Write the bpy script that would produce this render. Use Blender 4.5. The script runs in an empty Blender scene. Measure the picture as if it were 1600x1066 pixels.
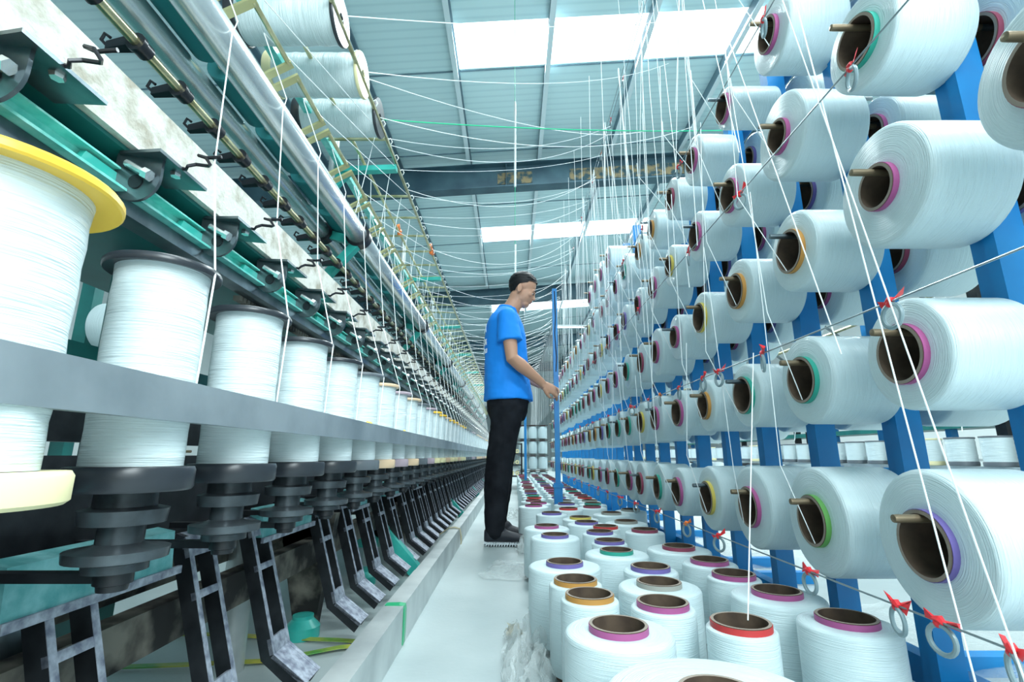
import bpy, math, random
from mathutils import Vector, Matrix, noise
PI = math.pi
R = random.Random(7)
SC = bpy.context.scene
COL = SC.collection
CAM_Z = 0.52
F = 770.0
PITCH = math.atan(179.0 / F)
CP, SP = math.cos(PITCH), math.sin(PITCH)

# ------------------------------------------------------------------ camera, world, lights
cam_data = bpy.data.cameras.new('camera')
cam_data.sensor_width = 36.0
cam_data.lens = F / 1600.0 * 36.0
cam_data.clip_start = 0.02
cam_data.clip_end = 200
cam = bpy.data.objects.new('camera', cam_data)
cam.location = (0, 0, CAM_Z)
cam.rotation_euler = (PI / 2 + PITCH, 0, 0)
COL.objects.link(cam)
SC.camera = cam
SC.view_settings.view_transform = 'Standard'
SC.view_settings.look = 'None'
SC.view_settings.gamma = 1
SC.view_settings.use_curve_mapping = False
SC.view_settings.exposure = 0.46
world = bpy.data.worlds.new('world')
SC.world = world
world.use_nodes = True
wb = world.node_tree.nodes['Background']
wb.inputs[0].default_value = (0.77, 0.96, 1.0, 1)
wb.inputs[1].default_value = 0.55
SC.cycles.max_bounces = 6
SC.cycles.diffuse_bounces = 4
SC.cycles.glossy_bounces = 3
SC.cycles.use_denoising = True
SC.cycles.sample_clamp_indirect = 6.0

def area(name, loc, rot, sx, sy, power, col=(0.86, 0.98, 1.0)):
    d = bpy.data.lights.new(name, 'AREA')
    d.shape = 'RECTANGLE'
    d.size, d.size_y, d.energy, d.color = sx, sy, power, col
    o = bpy.data.objects.new(name, d)
    o.location, o.rotation_euler = loc, rot
    COL.objects.link(o)
    return o

ROOF0, ROOFM = 5.62, 0.067
SKY_Y = [(-6.1, -5.3), (-0.6, 0.2), (4.9, 5.62), (10.35, 11.15), (15.9, 17.2), (21.6, 22.6)]
# daylight falling through each translucent roof strip, and through the open doors behind the viewer; last, an added fill
for i, (a, b) in enumerate(SKY_Y[:5]):
    area('skylight_glow', (2.2, (a + b) / 2, ROOF0 + 2.2 * ROOFM - 0.12), (0, -0.067, 0), 5.8, b - a, 250 if i == 1 else 420)
area('doorway_daylight', (1.6, -3.2, 2.4), (math.radians(70), 0, math.radians(-6)), 5.0, 3.6, 60)
area('spool_fill', (0.75, -1.1, 1.9), (math.radians(58), 0, math.radians(42)), 0.9, 1.4, 44)  # added fill lamp to brighten the machine spools; no real source hangs there

# ------------------------------------------------------------------ helpers
def obj_of(name, me=None, parent=None):
    o = bpy.data.objects.new(name, me)
    COL.objects.link(o)
    if parent is not None:
        o.parent = parent
    return o

def tag(o, label=None, cat=None, group=None, kind=None):
    if label: o['label'] = label
    if cat: o['category'] = cat
    if group: o['group'] = group
    if kind: o['kind'] = kind
    return o

def thing(name, label, cat, loc=(0, 0, 0), rot=(0, 0, 0), group=None):
    o = obj_of(name)
    o.location, o.rotation_euler = loc, rot
    o.empty_display_size = 0.05
    return tag(o, label, cat, group)

class MB:
    def __init__(s):
        s.v, s.f, s.m = [], [], []
    def add(s, vs, fs, mi=0):
        b = len(s.v)
        s.v += [tuple(p) for p in vs]
        s.f += [tuple(b + i for i in f) for f in fs]
        s.m += [mi] * len(fs)
        return s
    def box(s, x0, x1, y0, y1, z0, z1, mi=0):
        vs = [(x0, y0, z0), (x1, y0, z0), (x1, y1, z0), (x0, y1, z0), (x0, y0, z1), (x1, y0, z1), (x1, y1, z1), (x0, y1, z1)]
        return s.add(vs, [(0, 3, 2, 1), (4, 5, 6, 7), (0, 1, 5, 4), (1, 2, 6, 5), (2, 3, 7, 6), (3, 0, 4, 7)], mi)
    def hexa(s, q0, q1, mi=0):
        """four points at one end, four at the other"""
        return s.add(list(q0) + list(q1), [(3, 2, 1, 0), (4, 5, 6, 7), (0, 1, 5, 4), (1, 2, 6, 5), (2, 3, 7, 6), (3, 0, 4, 7)], mi)
    def bar(s, a, b, w, h, up=(0, 0, 1), mi=0):
        a, b, up = Vector(a), Vector(b), Vector(up)
        d = (b - a).normalized()
        sd = d.cross(up)
        if sd.length < 1e-4: sd = d.cross(Vector((1, 0, 0)))
        sd.normalize()
        u = sd.cross(d)
        c = [(-1, -1), (1, -1), (1, 1), (-1, 1)]
        return s.hexa([a + sd * (x * w / 2) + u * (y * h / 2) for x, y in c], [b + sd * (x * w / 2) + u * (y * h / 2) for x, y in c], mi)
    def tube(s, pts, r, n=8, cap=True, mi=0, closed=False):
        P = [Vector(p) for p in pts]
        rr = r if isinstance(r, (list, tuple)) else [r] * len(P)
        k = len(P)
        rings, prev = [], None
        for i in range(k):
            if closed:
                d = P[(i + 1) % k] - P[i - 1]
            else:
                d = P[min(i + 1, k - 1)] - P[max(i - 1, 0)]
            d.normalize()
            if prev is None:
                u = d.cross(Vector((0, 0, 1)))
                if u.length < 0.05: u = d.cross(Vector((0, 1, 0)))
            else:
                u = prev - d * prev.dot(d)
                if u.length < 1e-5: u = d.cross(Vector((0, 0, 1)))
            u.normalize(); prev = u
            w = d.cross(u)
            rings.append([P[i] + (u * math.cos(2 * PI * j / n) + w * math.sin(2 * PI * j / n)) * rr[i] for j in range(n)])
        vs = [p for rg in rings for p in rg]
        fs = []
        for i in range(k if closed else k - 1):
            i2 = (i + 1) % k
            for j in range(n):
                fs.append((i * n + j, i * n + (j + 1) % n, i2 * n + (j + 1) % n, i2 * n + j))
        if cap and not closed:
            fs.append(tuple(reversed(range(n))))
            fs.append(tuple((k - 1) * n + j for j in range(n)))
        return s.add(vs, fs, mi)
    def lathe(s, prof, n=32, M=None, mi=0, closed=False):
        """profile of (radius, height) about z; M places it"""
        M = M or Matrix()
        vs, fs = [], []
        for r, z in prof:
            for j in range(n):
                a = 2 * PI * j / n
                vs.append(M @ Vector((r * math.cos(a), r * math.sin(a), z)))
        k = len(prof)
        for i in range(k if closed else k - 1):
            i2 = (i + 1) % k
            for j in range(n):
                fs.append((i * n + j, i * n + (j + 1) % n, i2 * n + (j + 1) % n, i2 * n + j))
        if not closed:
            if prof[0][0] > 1e-5: fs.append(tuple(reversed(range(n))))
            if prof[-1][0] > 1e-5: fs.append(tuple((k - 1) * n + j for j in range(n)))
        return s.add(vs, fs, mi)
    def ellipsoid(s, c, rx, ry, rz, n=20, m=12, M=None, mi=0):
        M = M or Matrix()
        vs, fs = [], []
        for i in range(1, m):
            t = PI * i / m
            for j in range(n):
                a = 2 * PI * j / n
                vs.append(M @ Vector((c[0] + rx * math.sin(t) * math.cos(a), c[1] + ry * math.sin(t) * math.sin(a), c[2] - rz * math.cos(t))))
        for i in range(m - 2):
            for j in range(n):
                fs.append((i * n + j, i * n + (j + 1) % n, (i + 1) * n + (j + 1) % n, (i + 1) * n + j))
        b = len(vs)
        vs += [M @ Vector((c[0], c[1], c[2] - rz)), M @ Vector((c[0], c[1], c[2] + rz))]
        for j in range(n):
            fs.append((b, (j + 1) % n, j))
            fs.append((b + 1, (m - 2) * n + j, (m - 2) * n + (j + 1) % n))
        return s.add(vs, fs, mi)
    def loft(s, secs, n=24, mi=0):
        """secs: (centre, vecA, vecB) ellipses"""
        vs, fs = [], []
        for c, a, b in secs:
            c, a, b = Vector(c), Vector(a), Vector(b)
            for j in range(n):
                t = 2 * PI * j / n
                vs.append(c + a * math.cos(t) + b * math.sin(t))
        k = len(secs)
        for i in range(k - 1):
            for j in range(n):
                fs.append((i * n + j, i * n + (j + 1) % n, (i + 1) * n + (j + 1) % n, (i + 1) * n + j))
        fs.append(tuple(reversed(range(n))))
        fs.append(tuple((k - 1) * n + j for j in range(n)))
        return s.add(vs, fs, mi)
    def mesh(s, name, mats, smooth=38):
        me = bpy.data.meshes.new(name)
        me.from_pydata(s.v, [], s.f)
        for m in (mats if isinstance(mats, (list, tuple)) else [mats]):
            me.materials.append(m)
        me.polygons.foreach_set('material_index', s.m)
        if smooth:
            me.shade_smooth()
            me.set_sharp_from_angle(angle=math.radians(smooth))
        me.update()
        return me
    def build(s, name, mats, parent=None, smooth=38):
        return obj_of(name, s.mesh(name, mats, smooth), parent)

def copy_tree(o, parent=None):
    c = o.copy()
    COL.objects.link(c)
    c.parent = parent
    for ch in o.children:
        copy_tree(ch, c)
    return c

ONES = ['', 'first', 'second', 'third', 'fourth', 'fifth', 'sixth', 'seventh', 'eighth', 'ninth', 'tenth', 'eleventh', 'twelfth', 'thirteenth',
        'fourteenth', 'fifteenth', 'sixteenth', 'seventeenth', 'eighteenth', 'nineteenth']
TENS = ['', '', 'twenty', 'thirty', 'forty', 'fifty', 'sixty', 'seventy', 'eighty', 'ninety']
TENTH = ['', '', 'twentieth', 'thirtieth', 'fortieth', 'fiftieth', 'sixtieth', 'seventieth', 'eightieth', 'ninetieth']
def nth(n):
    if n < 20: return ONES[n]
    if n % 10 == 0: return TENTH[n // 10]
    return TENS[n // 10] + '-' + ONES[n % 10]

# ------------------------------------------------------------------ materials
def mat(name, col, rough=0.5, metal=0.0, spec=0.5, **k):
    m = bpy.data.materials.new(name)
    m.use_nodes = True
    b = m.node_tree.nodes['Principled BSDF']
    b.inputs['Base Color'].default_value = (*col, 1)
    b.inputs['Roughness'].default_value = rough
    b.inputs['Metallic'].default_value = metal
    b.inputs['Specular IOR Level'].default_value = spec
    for kk, v in k.items():
        b.inputs[kk.replace('_', ' ')].default_value = v
    return m

def nodes_of(m):
    return m.node_tree.nodes, m.node_tree.links, m.node_tree.nodes['Principled BSDF']

def noisy(m, c1, c2, scale=8, detail=5, lo=0.35, hi=0.65, stretch=(1, 1, 1), bump=0.0, bscale=None):
    n, l, b = nodes_of(m)
    tc = n.new('ShaderNodeTexCoord')
    mp = n.new('ShaderNodeMapping'); mp.inputs['Scale'].default_value = stretch
    nz = n.new('ShaderNodeTexNoise'); nz.inputs['Scale'].default_value = scale; nz.inputs['Detail'].default_value = detail
    cr = n.new('ShaderNodeValToRGB')
    cr.color_ramp.elements[0].position = lo; cr.color_ramp.elements[0].color = (*c1, 1)
    cr.color_ramp.elements[1].position = hi; cr.color_ramp.elements[1].color = (*c2, 1)
    l.new(tc.outputs['Object'], mp.inputs[0]); l.new(mp.outputs[0], nz.inputs[0])
    l.new(nz.outputs['Fac'], cr.inputs[0]); l.new(cr.outputs[0], b.inputs['Base Color'])
    if bump:
        nb = n.new('ShaderNodeTexNoise'); nb.inputs['Scale'].default_value = bscale or scale * 6
        l.new(mp.outputs[0], nb.inputs[0])
        bp = n.new('ShaderNodeBump'); bp.inputs['Strength'].default_value = bump; bp.inputs['Distance'].default_value = 0.01
        l.new(nb.outputs['Fac'], bp.inputs['Height']); l.new(bp.outputs[0], b.inputs['Normal'])
    return m

def yarn_mat(name, col, rough, fine, coarse, fs, cs, dist=0.002):
    """wound filament: ridges follow the winding round the axis and round the end face"""
    m = mat(name, col, rough, 0, 0.6)
    n, l, b = nodes_of(m)
    tc = n.new('ShaderNodeTexCoord')
    sx = n.new('ShaderNodeSeparateXYZ'); l.new(tc.outputs['Object'], sx.inputs[0])
    cx = n.new('ShaderNodeCombineXYZ'); l.new(sx.outputs[0], cx.inputs[0]); l.new(sx.outputs[1], cx.inputs[1])
    ln = n.new('ShaderNodeVectorMath'); ln.operation = 'LENGTH'; l.new(cx.outputs[0], ln.inputs[0])
    ad = n.new('ShaderNodeMath'); ad.operation = 'ADD'; l.new(sx.outputs[2], ad.inputs[0]); l.new(ln.outputs['Value'], ad.inputs[1])
    def lay(zs, xs, strg, prev):
        mz = n.new('ShaderNodeMath'); mz.operation = 'MULTIPLY'; mz.inputs[1].default_value = zs; l.new(ad.outputs[0], mz.inputs[0])
        mx = n.new('ShaderNodeMath'); mx.operation = 'MULTIPLY'; mx.inputs[1].default_value = xs; l.new(sx.outputs[0], mx.inputs[0])
        my = n.new('ShaderNodeMath'); my.operation = 'MULTIPLY'; my.inputs[1].default_value = xs; l.new(sx.outputs[1], my.inputs[0])
        c = n.new('ShaderNodeCombineXYZ'); l.new(mx.outputs[0], c.inputs[0]); l.new(my.outputs[0], c.inputs[1]); l.new(mz.outputs[0], c.inputs[2])
        nz = n.new('ShaderNodeTexNoise'); nz.inputs['Scale'].default_value = 1; nz.inputs['Detail'].default_value = 3
        l.new(c.outputs[0], nz.inputs[0])
        bp = n.new('ShaderNodeBump'); bp.inputs['Strength'].default_value = strg; bp.inputs['Distance'].default_value = dist
        l.new(nz.outputs['Fac'], bp.inputs['Height'])
        if prev: l.new(prev.outputs[0], bp.inputs['Normal'])
        return bp, nz
    b1, n1 = lay(cs, 9, coarse, None)
    b2, n2 = lay(fs, 14, fine, b1)
    l.new(b2.outputs[0], b.inputs['Normal'])
    mixc = n.new('ShaderNodeMix'); mixc.data_type = 'RGBA'
    mixc.inputs[6].default_value = (*[c * 0.86 for c in col], 1); mixc.inputs[7].default_value = (*col, 1)
    l.new(n2.outputs['Fac'], mixc.inputs[0]); l.new(mixc.outputs[2], b.inputs['Base Color'])
    return m

M = {}
M['yarn'] = yarn_mat('package_yarn', (0.70, 0.84, 0.87), 0.30, 0.9, 0.45, 600, 110)
M['spool_yarn'] = yarn_mat('spool_yarn', (0.74, 0.85, 0.87), 0.25, 0.4, 0.8, 600, 55, 0.006)
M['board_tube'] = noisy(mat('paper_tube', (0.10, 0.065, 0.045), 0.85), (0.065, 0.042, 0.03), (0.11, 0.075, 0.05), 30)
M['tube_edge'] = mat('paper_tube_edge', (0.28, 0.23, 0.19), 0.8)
RIM = {'pink': (0.50, 0.11, 0.32), 'purple': (0.20, 0.15, 0.46), 'orange': (0.66, 0.32, 0.07), 'green': (0.03, 0.42, 0.32), 'red': (0.72, 0.05, 0.05),
       'yellow': (0.78, 0.62, 0.12), 'maroon': (0.36, 0.06, 0.12), 'grey': (0.42, 0.42, 0.38), 'leaf green': (0.14, 0.42, 0.10)}
for k, c in [(k, tuple(v * .8 for v in c)) for k, c in RIM.items()]:
    M['rim_' + k] = mat('rim_' + k.replace(' ', '_'), c, 0.5)
M['black_plastic'] = mat('black_plastic', (0.025, 0.03, 0.038), 0.3)
M['grey_plastic'] = mat('grey_plastic', (0.12, 0.14, 0.16), 0.4)
M['cream_plastic'] = mat('cream_plastic', (0.80, 0.72, 0.42), 0.4)
M['yellow_plastic'] = mat('yellow_plastic', (0.90, 0.55, 0.05), 0.35)
M['mauve_plastic'] = mat('mauve_plastic', (0.42, 0.33, 0.38), 0.4)
M['tan_plastic'] = mat('tan_plastic', (0.72, 0.52, 0.34), 0.4)
M['steel'] = noisy(mat('brushed_steel', (0.6, 0.65, 0.68), 0.27, 0.8), (0.70, 0.76, 0.78), (0.92, 0.96, 0.97), 5, stretch=(1, 1, 1), bump=0.03)
M['spindle'] = noisy(mat('oily_spindle_metal', (0.06, 0.07, 0.08), 0.3, 0.5), (0.02, 0.025, 0.03), (0.10, 0.12, 0.135), 14)
M['alu'] = noisy(mat('aluminium_section', (0.5, 0.53, 0.53), 0.42, 0.6), (0.42, 0.46, 0.47), (0.62, 0.66, 0.66), 6, bump=0.05)
M['rail_metal'] = noisy(mat('rail_metal', (0.4, 0.43, 0.46), 0.38, 0.75), (0.38, 0.44, 0.48), (0.56, 0.62, 0.66), 7, bump=0.06)
M['board'] = noisy(mat('weathered_board', (0.75, 0.72, 0.66), 0.6), (0.36, 0.33, 0.26), (0.66, 0.65, 0.59), 26, 9, 0.32, 0.56, bump=0.15)
M['brass'] = noisy(mat('brass_plating', (0.55, 0.48, 0.25), 0.28, 0.9), (0.42, 0.38, 0.20), (0.70, 0.66, 0.42), 20)
M['brass_flat'] = mat('brass_flat', (0.62, 0.58, 0.30), 0.4, 0.6)
M['dark_metal'] = mat('dark_metal', (0.02, 0.022, 0.028), 0.3, 0.2)
M['gun_metal'] = noisy(mat('gun_metal', (0.2, 0.24, 0.26), 0.3, 0.85), (0.08, 0.11, 0.13), (0.24, 0.29, 0.31), 12)
M['teal_paint'] = noisy(mat('teal_paint', (0.03, 0.42, 0.36), 0.35), (0.02, 0.34, 0.30), (0.05, 0.50, 0.43), 9)
M['teal_light'] = noisy(mat('teal_light_tone', (0.14, 0.72, 0.62), 0.35), (0.10, 0.62, 0.54), (0.30, 0.82, 0.74), 40)
M['teal_dark'] = noisy(mat('teal_dark_paint', (0.02, 0.16, 0.16), 0.4), (0.008, 0.10, 0.10), (0.015, 0.17, 0.155), 5)
M['teal_rubber'] = mat('teal_rubber', (0.02, 0.22, 0.24), 0.55)
M['teal_grey'] = noisy(mat('teal_grey_paint', (0.08, 0.30, 0.32), 0.5), (0.07, 0.32, 0.33), (0.22, 0.52, 0.54), 30, bump=0.08)
M['cast_black'] = noisy(mat('cast_black', (0.03, 0.035, 0.045), 0.38, 0.2), (0.007, 0.009, 0.012), (0.022, 0.025, 0.03), 25)
M['pedal_face'] = noisy(mat('worn_pedal_face', (0.22, 0.24, 0.30), 0.4, 0.3), (0.16, 0.18, 0.24), (0.46, 0.50, 0.58), 60, bump=0.1)
M['grime'] = noisy(mat('grimy_casting', (0.12, 0.10, 0.09), 0.7), (0.012, 0.012, 0.012), (0.20, 0.19, 0.16), 11, 6, 0.42, 0.62)
M['blue_paint'] = noisy(mat('blue_paint', (0.004, 0.22, 0.54), 0.4), (0.004, 0.19, 0.50), (0.006, 0.25, 0.60), 6)
M['wire'] = mat('guide_wire', (0.30, 0.36, 0.38), 0.35, 0.8)
M['ceramic'] = mat('grey_ceramic', (0.24, 0.33, 0.36), 0.3)
M['peg'] = mat('bronze_peg', (0.26, 0.20, 0.13), 0.35, 0.6)
M['red_tape'] = mat('red_tape', (0.80, 0.03, 0.04), 0.45)
M['orange_tape'] = mat('orange_tape', (0.90, 0.22, 0.04), 0.5)
M['thread'] = mat('white_thread', (0.92, 0.96, 0.97), 0.5)
M['green_cord'] = mat('green_cord', (0.02, 0.60, 0.30), 0.5)
M['green_strap'] = mat('green_strap', (0.02, 0.36, 0.16), 0.35)
M['yellow_strap'] = noisy(mat('yellow_green_strap', (0.4, 0.42, 0.05), 0.4), (0.08, 0.28, 0.06), (0.55, 0.50, 0.08), 9)
M['rope'] = mat('frayed_rope', (0.42, 0.38, 0.26), 0.9)
M['sponge'] = mat('yellow_sponge', (0.85, 0.62, 0.12), 0.9)
M['white_paint'] = mat('white_paint', (0.85, 0.9, 0.9), 0.4)
M['skin'] = mat('skin', (0.50, 0.27, 0.18), 0.5)
M['hair'] = mat('black_hair', (0.006, 0.006, 0.008), 0.5, 0, 0.25)
M['shirt'] = mat('blue_cotton', (0.0, 0.24, 0.82), 0.75)
M['trousers'] = noisy(mat('black_cloth', (0.006, 0.007, 0.01), 0.85, 0, 0.15), (0.005, 0.006, 0.009), (0.013, 0.015, 0.020), 9)
M['shoe'] = mat('black_shoe', (0.01, 0.012, 0.02), 0.6)
M['sole'] = mat('grey_sole', (0.55, 0.62, 0.66), 0.5)
M['white_print'] = mat('white_print', (0.85, 0.9, 0.95), 0.6)
M['eye_white'] = mat('eye_white', (0.8, 0.8, 0.8), 0.3)
M['lip'] = mat('lip', (0.40, 0.16, 0.13), 0.5)
M['pallet_sheet'] = mat('dark_card_sheet', (0.10, 0.09, 0.08), 0.8)
M['label_ink'] = mat('pale_label', (0.55, 0.68, 0.72), 0.5)

m = M['film'] = mat('clear_film', (0.85, 0.92, 0.92), 0.22)
n_, l_, b_ = nodes_of(m)
b_.inputs['Alpha'].default_value = 0.30
nz = n_.new('ShaderNodeTexNoise'); nz.inputs['Scale'].default_value = 45; nz.inputs['Detail'].default_value = 6
bp = n_.new('ShaderNodeBump'); bp.inputs['Strength'].default_value = 0.7; bp.inputs['Distance'].default_value = 0.01
l_.new(nz.outputs['Fac'], bp.inputs['Height']); l_.new(bp.outputs[0], b_.inputs['Normal'])

m = M['skylight'] = bpy.data.materials.new('translucent_roof_sheet')
m.use_nodes = True
n_, l_, b_ = nodes_of(m)
b_.inputs['Base Color'].default_value = (0.9, 0.95, 0.95, 1)
b_.inputs['Emission Color'].default_value = (0.93, 1.0, 1.0, 1)
b_.inputs['Emission Strength'].default_value = 1.6

def striped(m, axis, scale, c1, c2, bump=0.3):
    n, l, b = nodes_of(m)
    tc = n.new('ShaderNodeTexCoord')
    wv = n.new('ShaderNodeTexWave'); wv.bands_direction = axis; wv.inputs['Scale'].default_value = scale
    wv.inputs['Distortion'].default_value = 0.0
    l.new(tc.outputs['Object'], wv.inputs[0])
    cr = n.new('ShaderNodeValToRGB')
    cr.color_ramp.elements[0].position = 0.0; cr.color_ramp.elements[0].color = (*c1, 1)
    cr.color_ramp.elements[1].position = 0.35; cr.color_ramp.elements[1].color = (*c2, 1)
    l.new(wv.outputs['Fac'], cr.inputs[0]); l.new(cr.outputs[0], b.inputs['Base Color'])
    bp = n.new('ShaderNodeBump'); bp.inputs['Strength'].default_value = bump; bp.inputs['Distance'].default_value = 0.02
    l.new(wv.outputs['Fac'], bp.inputs['Height']); l.new(bp.outputs[0], b.inputs['Normal'])
    return m
M['roof'] = striped(mat('ribbed_roof_sheet', (0.4, 0.6, 0.65), 0.35, 0.15), 'Y', 2.6, (0.58, 0.79, 0.83), (0.66, 0.87, 0.90), 0.05)
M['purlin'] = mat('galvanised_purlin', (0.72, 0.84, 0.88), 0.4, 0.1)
M['purlin_dark'] = mat('purlin_shade_tone', (0.16, 0.26, 0.32), 0.5)  # dark copy of the purlin metal, shade put into the colour; roof seams too
M['beam'] = noisy(mat('painted_beam', (0.05, 0.12, 0.16), 0.55), (0.035, 0.085, 0.12), (0.07, 0.15, 0.19), 2.0)
M['rust'] = noisy(mat('rust_patch', (0.22, 0.18, 0.10), 0.8), (0.04, 0.09, 0.11), (0.30, 0.24, 0.13), 9, 8, 0.45, 0.6)
M['wall'] = striped(mat('pale_wall_sheet', (0.7, 0.8, 0.82), 0.6), 'X', 1.2, (0.60, 0.72, 0.74), (0.74, 0.85, 0.87), 0.1)
M['floor'] = noisy(mat('concrete_floor', (0.5, 0.56, 0.56), 0.42), (0.30, 0.36, 0.37), (0.47, 0.53, 0.53), 1.6, 9, 0.3, 0.7, bump=0.08, bscale=60)
M['litter'] = mat('brown_leaf', (0.14, 0.08, 0.05), 0.8)

# ------------------------------------------------------------------ the hall
def struct(name, mb, mt, smooth=38):
    o = mb.build(name, mt, None, smooth)
    o['kind'] = 'structure'
    return o
XL, XR, YB, YF = -9.0, 11.0, -9.0, 34.0
def rz(x): return ROOF0 + ROOFM * x
struct('floor', MB().box(XL, XR, YB, YF, -0.1, 0.0), M['floor'])
def slab(mb, x0, x1, y0, y1, t=0.06, dz=0.0, mi=0):
    q = lambda y: [(x0, y, rz(x0) + dz), (x1, y, rz(x1) + dz), (x1, y, rz(x1) + t + dz), (x0, y, rz(x0) + t + dz)]
    mb.hexa(q(y0), q(y1), mi)
mb = MB()
y = YB
SX0, SX1 = -0.72, 5.3
for a, b in SKY_Y:
    slab(mb, XL, XR, y, a)
    slab(mb, XL, SX0, a, b)
    slab(mb, SX1, XR, a, b)
    y = b
slab(mb, XL, XR, y, YF)
struct('ceiling', mb, M['roof'], 0)
for i, (a, b) in enumerate(SKY_Y):
    mb = MB()
    slab(mb, SX0, SX1, a, b, 0.02, 0.012)
    struct('window_%d' % (i + 1), mb, M['skylight'], 0)
mb = MB()
yy = YB
while yy < YF:
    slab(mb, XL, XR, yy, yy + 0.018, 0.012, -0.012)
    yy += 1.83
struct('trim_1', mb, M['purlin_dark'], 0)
ti = 2
xp = -7.8
for i in range(15):
    x = -0.74 + (i - 6) * 1.215
    mb = MB()
    z = rz(x)
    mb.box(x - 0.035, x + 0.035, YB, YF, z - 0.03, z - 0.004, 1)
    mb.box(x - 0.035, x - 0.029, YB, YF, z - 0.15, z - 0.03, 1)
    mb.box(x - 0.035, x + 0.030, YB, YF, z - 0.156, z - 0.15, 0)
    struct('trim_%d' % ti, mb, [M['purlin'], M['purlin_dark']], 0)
    ti += 1
for i, yb in enumerate([1.2 - 6.5, 1.2, 7.7, 14.2, 20.7, 27.2]):
    mb = MB()
    for dz0, dz1, w in ((-0.16, -0.175, 0.22), (-0.60, -0.615, 0.22)):
        q = lambda x: [(x, yb - w / 2, rz(x) + dz0), (x, yb + w / 2, rz(x) + dz0), (x, yb + w / 2, rz(x) + dz1), (x, yb - w / 2, rz(x) + dz1)]
        mb.hexa(q(XL), q(XR), 0)
    q = lambda x: [(x, yb - 0.006, rz(x) - 0.6), (x, yb + 0.006, rz(x) - 0.6), (x, yb + 0.006, rz(x) - 0.17), (x, yb - 0.006, rz(x) - 0.17)]
    mb.hexa(q(XL), q(XR), 0)
    for xs in (-5.6, -3.2, -0.1, 3.0, 5.6, 8.2):
        mb.box(xs - 0.006, xs + 0.006, yb - 0.1, yb + 0.1, rz(xs) - 0.6, rz(xs) - 0.17, 0)
    o = struct('trim_%d' % ti, mb, M['beam'] if i != 2 else M['beam'], 0)
    ti += 1
struct('wall_far', MB().box(XL, XR, YF, YF + 0.2, 0, 6.6), M['wall'])
struct('wall_right', MB().box(XR, XR + 0.2, YB, YF, 0, 6.6), M['white_paint'])
struct('wall_left', MB().box(XL - 0.2, XL, YB, YF, 0, 6.6), M['white_paint'])
# rust stains on the first visible beam
mb = MB()
for x0, x1 in ((-0.25, 0.35), (1.0, 3.2)):
    q = lambda x: [(x, 7.685, rz(x) - 0.52), (x, 7.693, rz(x) - 0.52), (x, 7.693, rz(x) - 0.30), (x, 7.685, rz(x) - 0.30)]
    mb.hexa(q(x0), q(x1))
struct('trim_%d' % ti, mb, M['rust'], 0); ti += 1

# ------------------------------------------------------------------ yarn packages (bobbins of yarn on paper tubes)
PK = {}
def package_meshes(r, L, tr=.0537):
    key = (round(r, 3), round(L, 3), tr)
    if key in PK: return PK[key]
    sh = min(0.010, r * 0.10)
    a, ri = -L / 2, tr - .0002
    prof = [(ri, a), (r - sh, a)] + [(r - sh + sh * math.sin(t), a + sh - sh * math.cos(t)) for t in (0.5, 1.0, 1.5)]
    prof += [(r * 1.004, 0)] + [(r - sh + sh * math.sin(t), -a - sh + sh * math.cos(t)) for t in (1.5, 1.0, 0.5)] + [(r - sh, -a), (ri, -a)]
    w = MB().lathe(prof, 56, closed=True).mesh('yarn_winding', M['yarn'], 50)
    e = a - 0.012
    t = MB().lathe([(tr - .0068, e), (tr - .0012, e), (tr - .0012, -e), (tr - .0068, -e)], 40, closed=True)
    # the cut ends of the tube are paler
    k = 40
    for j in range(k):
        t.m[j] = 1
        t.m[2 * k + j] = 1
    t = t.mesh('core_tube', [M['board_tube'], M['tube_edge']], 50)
    PK[key] = (w, t)
    return PK[key]
BAND = {}
def band_mesh(L, colour, both, tr=.0537):
    key = (round(L, 3), colour, both, tr)
    if key not in BAND:
        e = -L / 2 - 0.0105
        b = MB()
        b.lathe([(tr - .0016, e), (tr, e), (tr, e + 0.0118), (tr - .0016, e + 0.0118)], 40, closed=True)
        if both:
            b.lathe([(0.0521, -e - 0.0138), (0.0552, -e - 0.0138), (0.0552, -e), (0.0521, -e)], 40, closed=True)
        BAND[key] = b.mesh('rim_band', M['rim_' + colour], 50)
    return BAND[key]
def package(r, L, colour, loc, rot, label, group, both=False, tr=.0537):
    t = thing('yarn_package', label, 'yarn package', loc, rot, group)
    w, tb = package_meshes(r, L, tr)
    obj_of('yarn_winding', w, t)
    obj_of('core_tube', tb, t)
    if colour: obj_of('rim_band', band_mesh(L, colour, both, tr), t)
    return t

ROWZ = [0.384, 0.688, 1.002, 1.318, 1.635]
ROWX = [0.652, 0.668, 0.680, 0.690, 0.702]
NEARC = {0: ['purple', 'leaf green', 'pink', 'yellow', 'pink', 'green', 'maroon'],
         1: ['pink', 'green', 'green', 'orange', 'pink', 'pink', 'yellow', 'green', 'green', 'green'],
         2: ['pink', 'orange', 'orange', 'yellow', 'pink', 'pink', 'maroon', 'green', 'pink'],
         3: ['green', 'pink', 'pink', 'pink', 'yellow', 'pink', 'pink'],
         4: ['pink', 'pink', 'pink', 'pink', 'maroon', 'orange']}
NEARR = {0: [.115, .112, .108, .102, .09, .10], 1: [.095, .100, .09, .088, .09], 2: [.112, .098, .096, .092, .094],
         3: [.094, .11, .096, .092, .09], 4: [.10, .10, .066, .095, .092]}
TUBER = {(2, 0): .044, (3, 1): .045, (3, 0): .052, (3, 4): .046, (2, 4): .046, (1, 3): .048, (1, 0): .052}
def tube_r(row, k): return TUBER.get((row, k), .048 if row == 4 else .0537)
ROWN = ['floor-level', 'second', 'middle', 'fourth', 'top']
cl = ['pink', 'maroon', 'pink', 'purple', 'green', 'orange', 'pink', 'yellow', 'maroon']
YCOL0, DY = 0.82, 0.295
NCOL = 27
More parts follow.
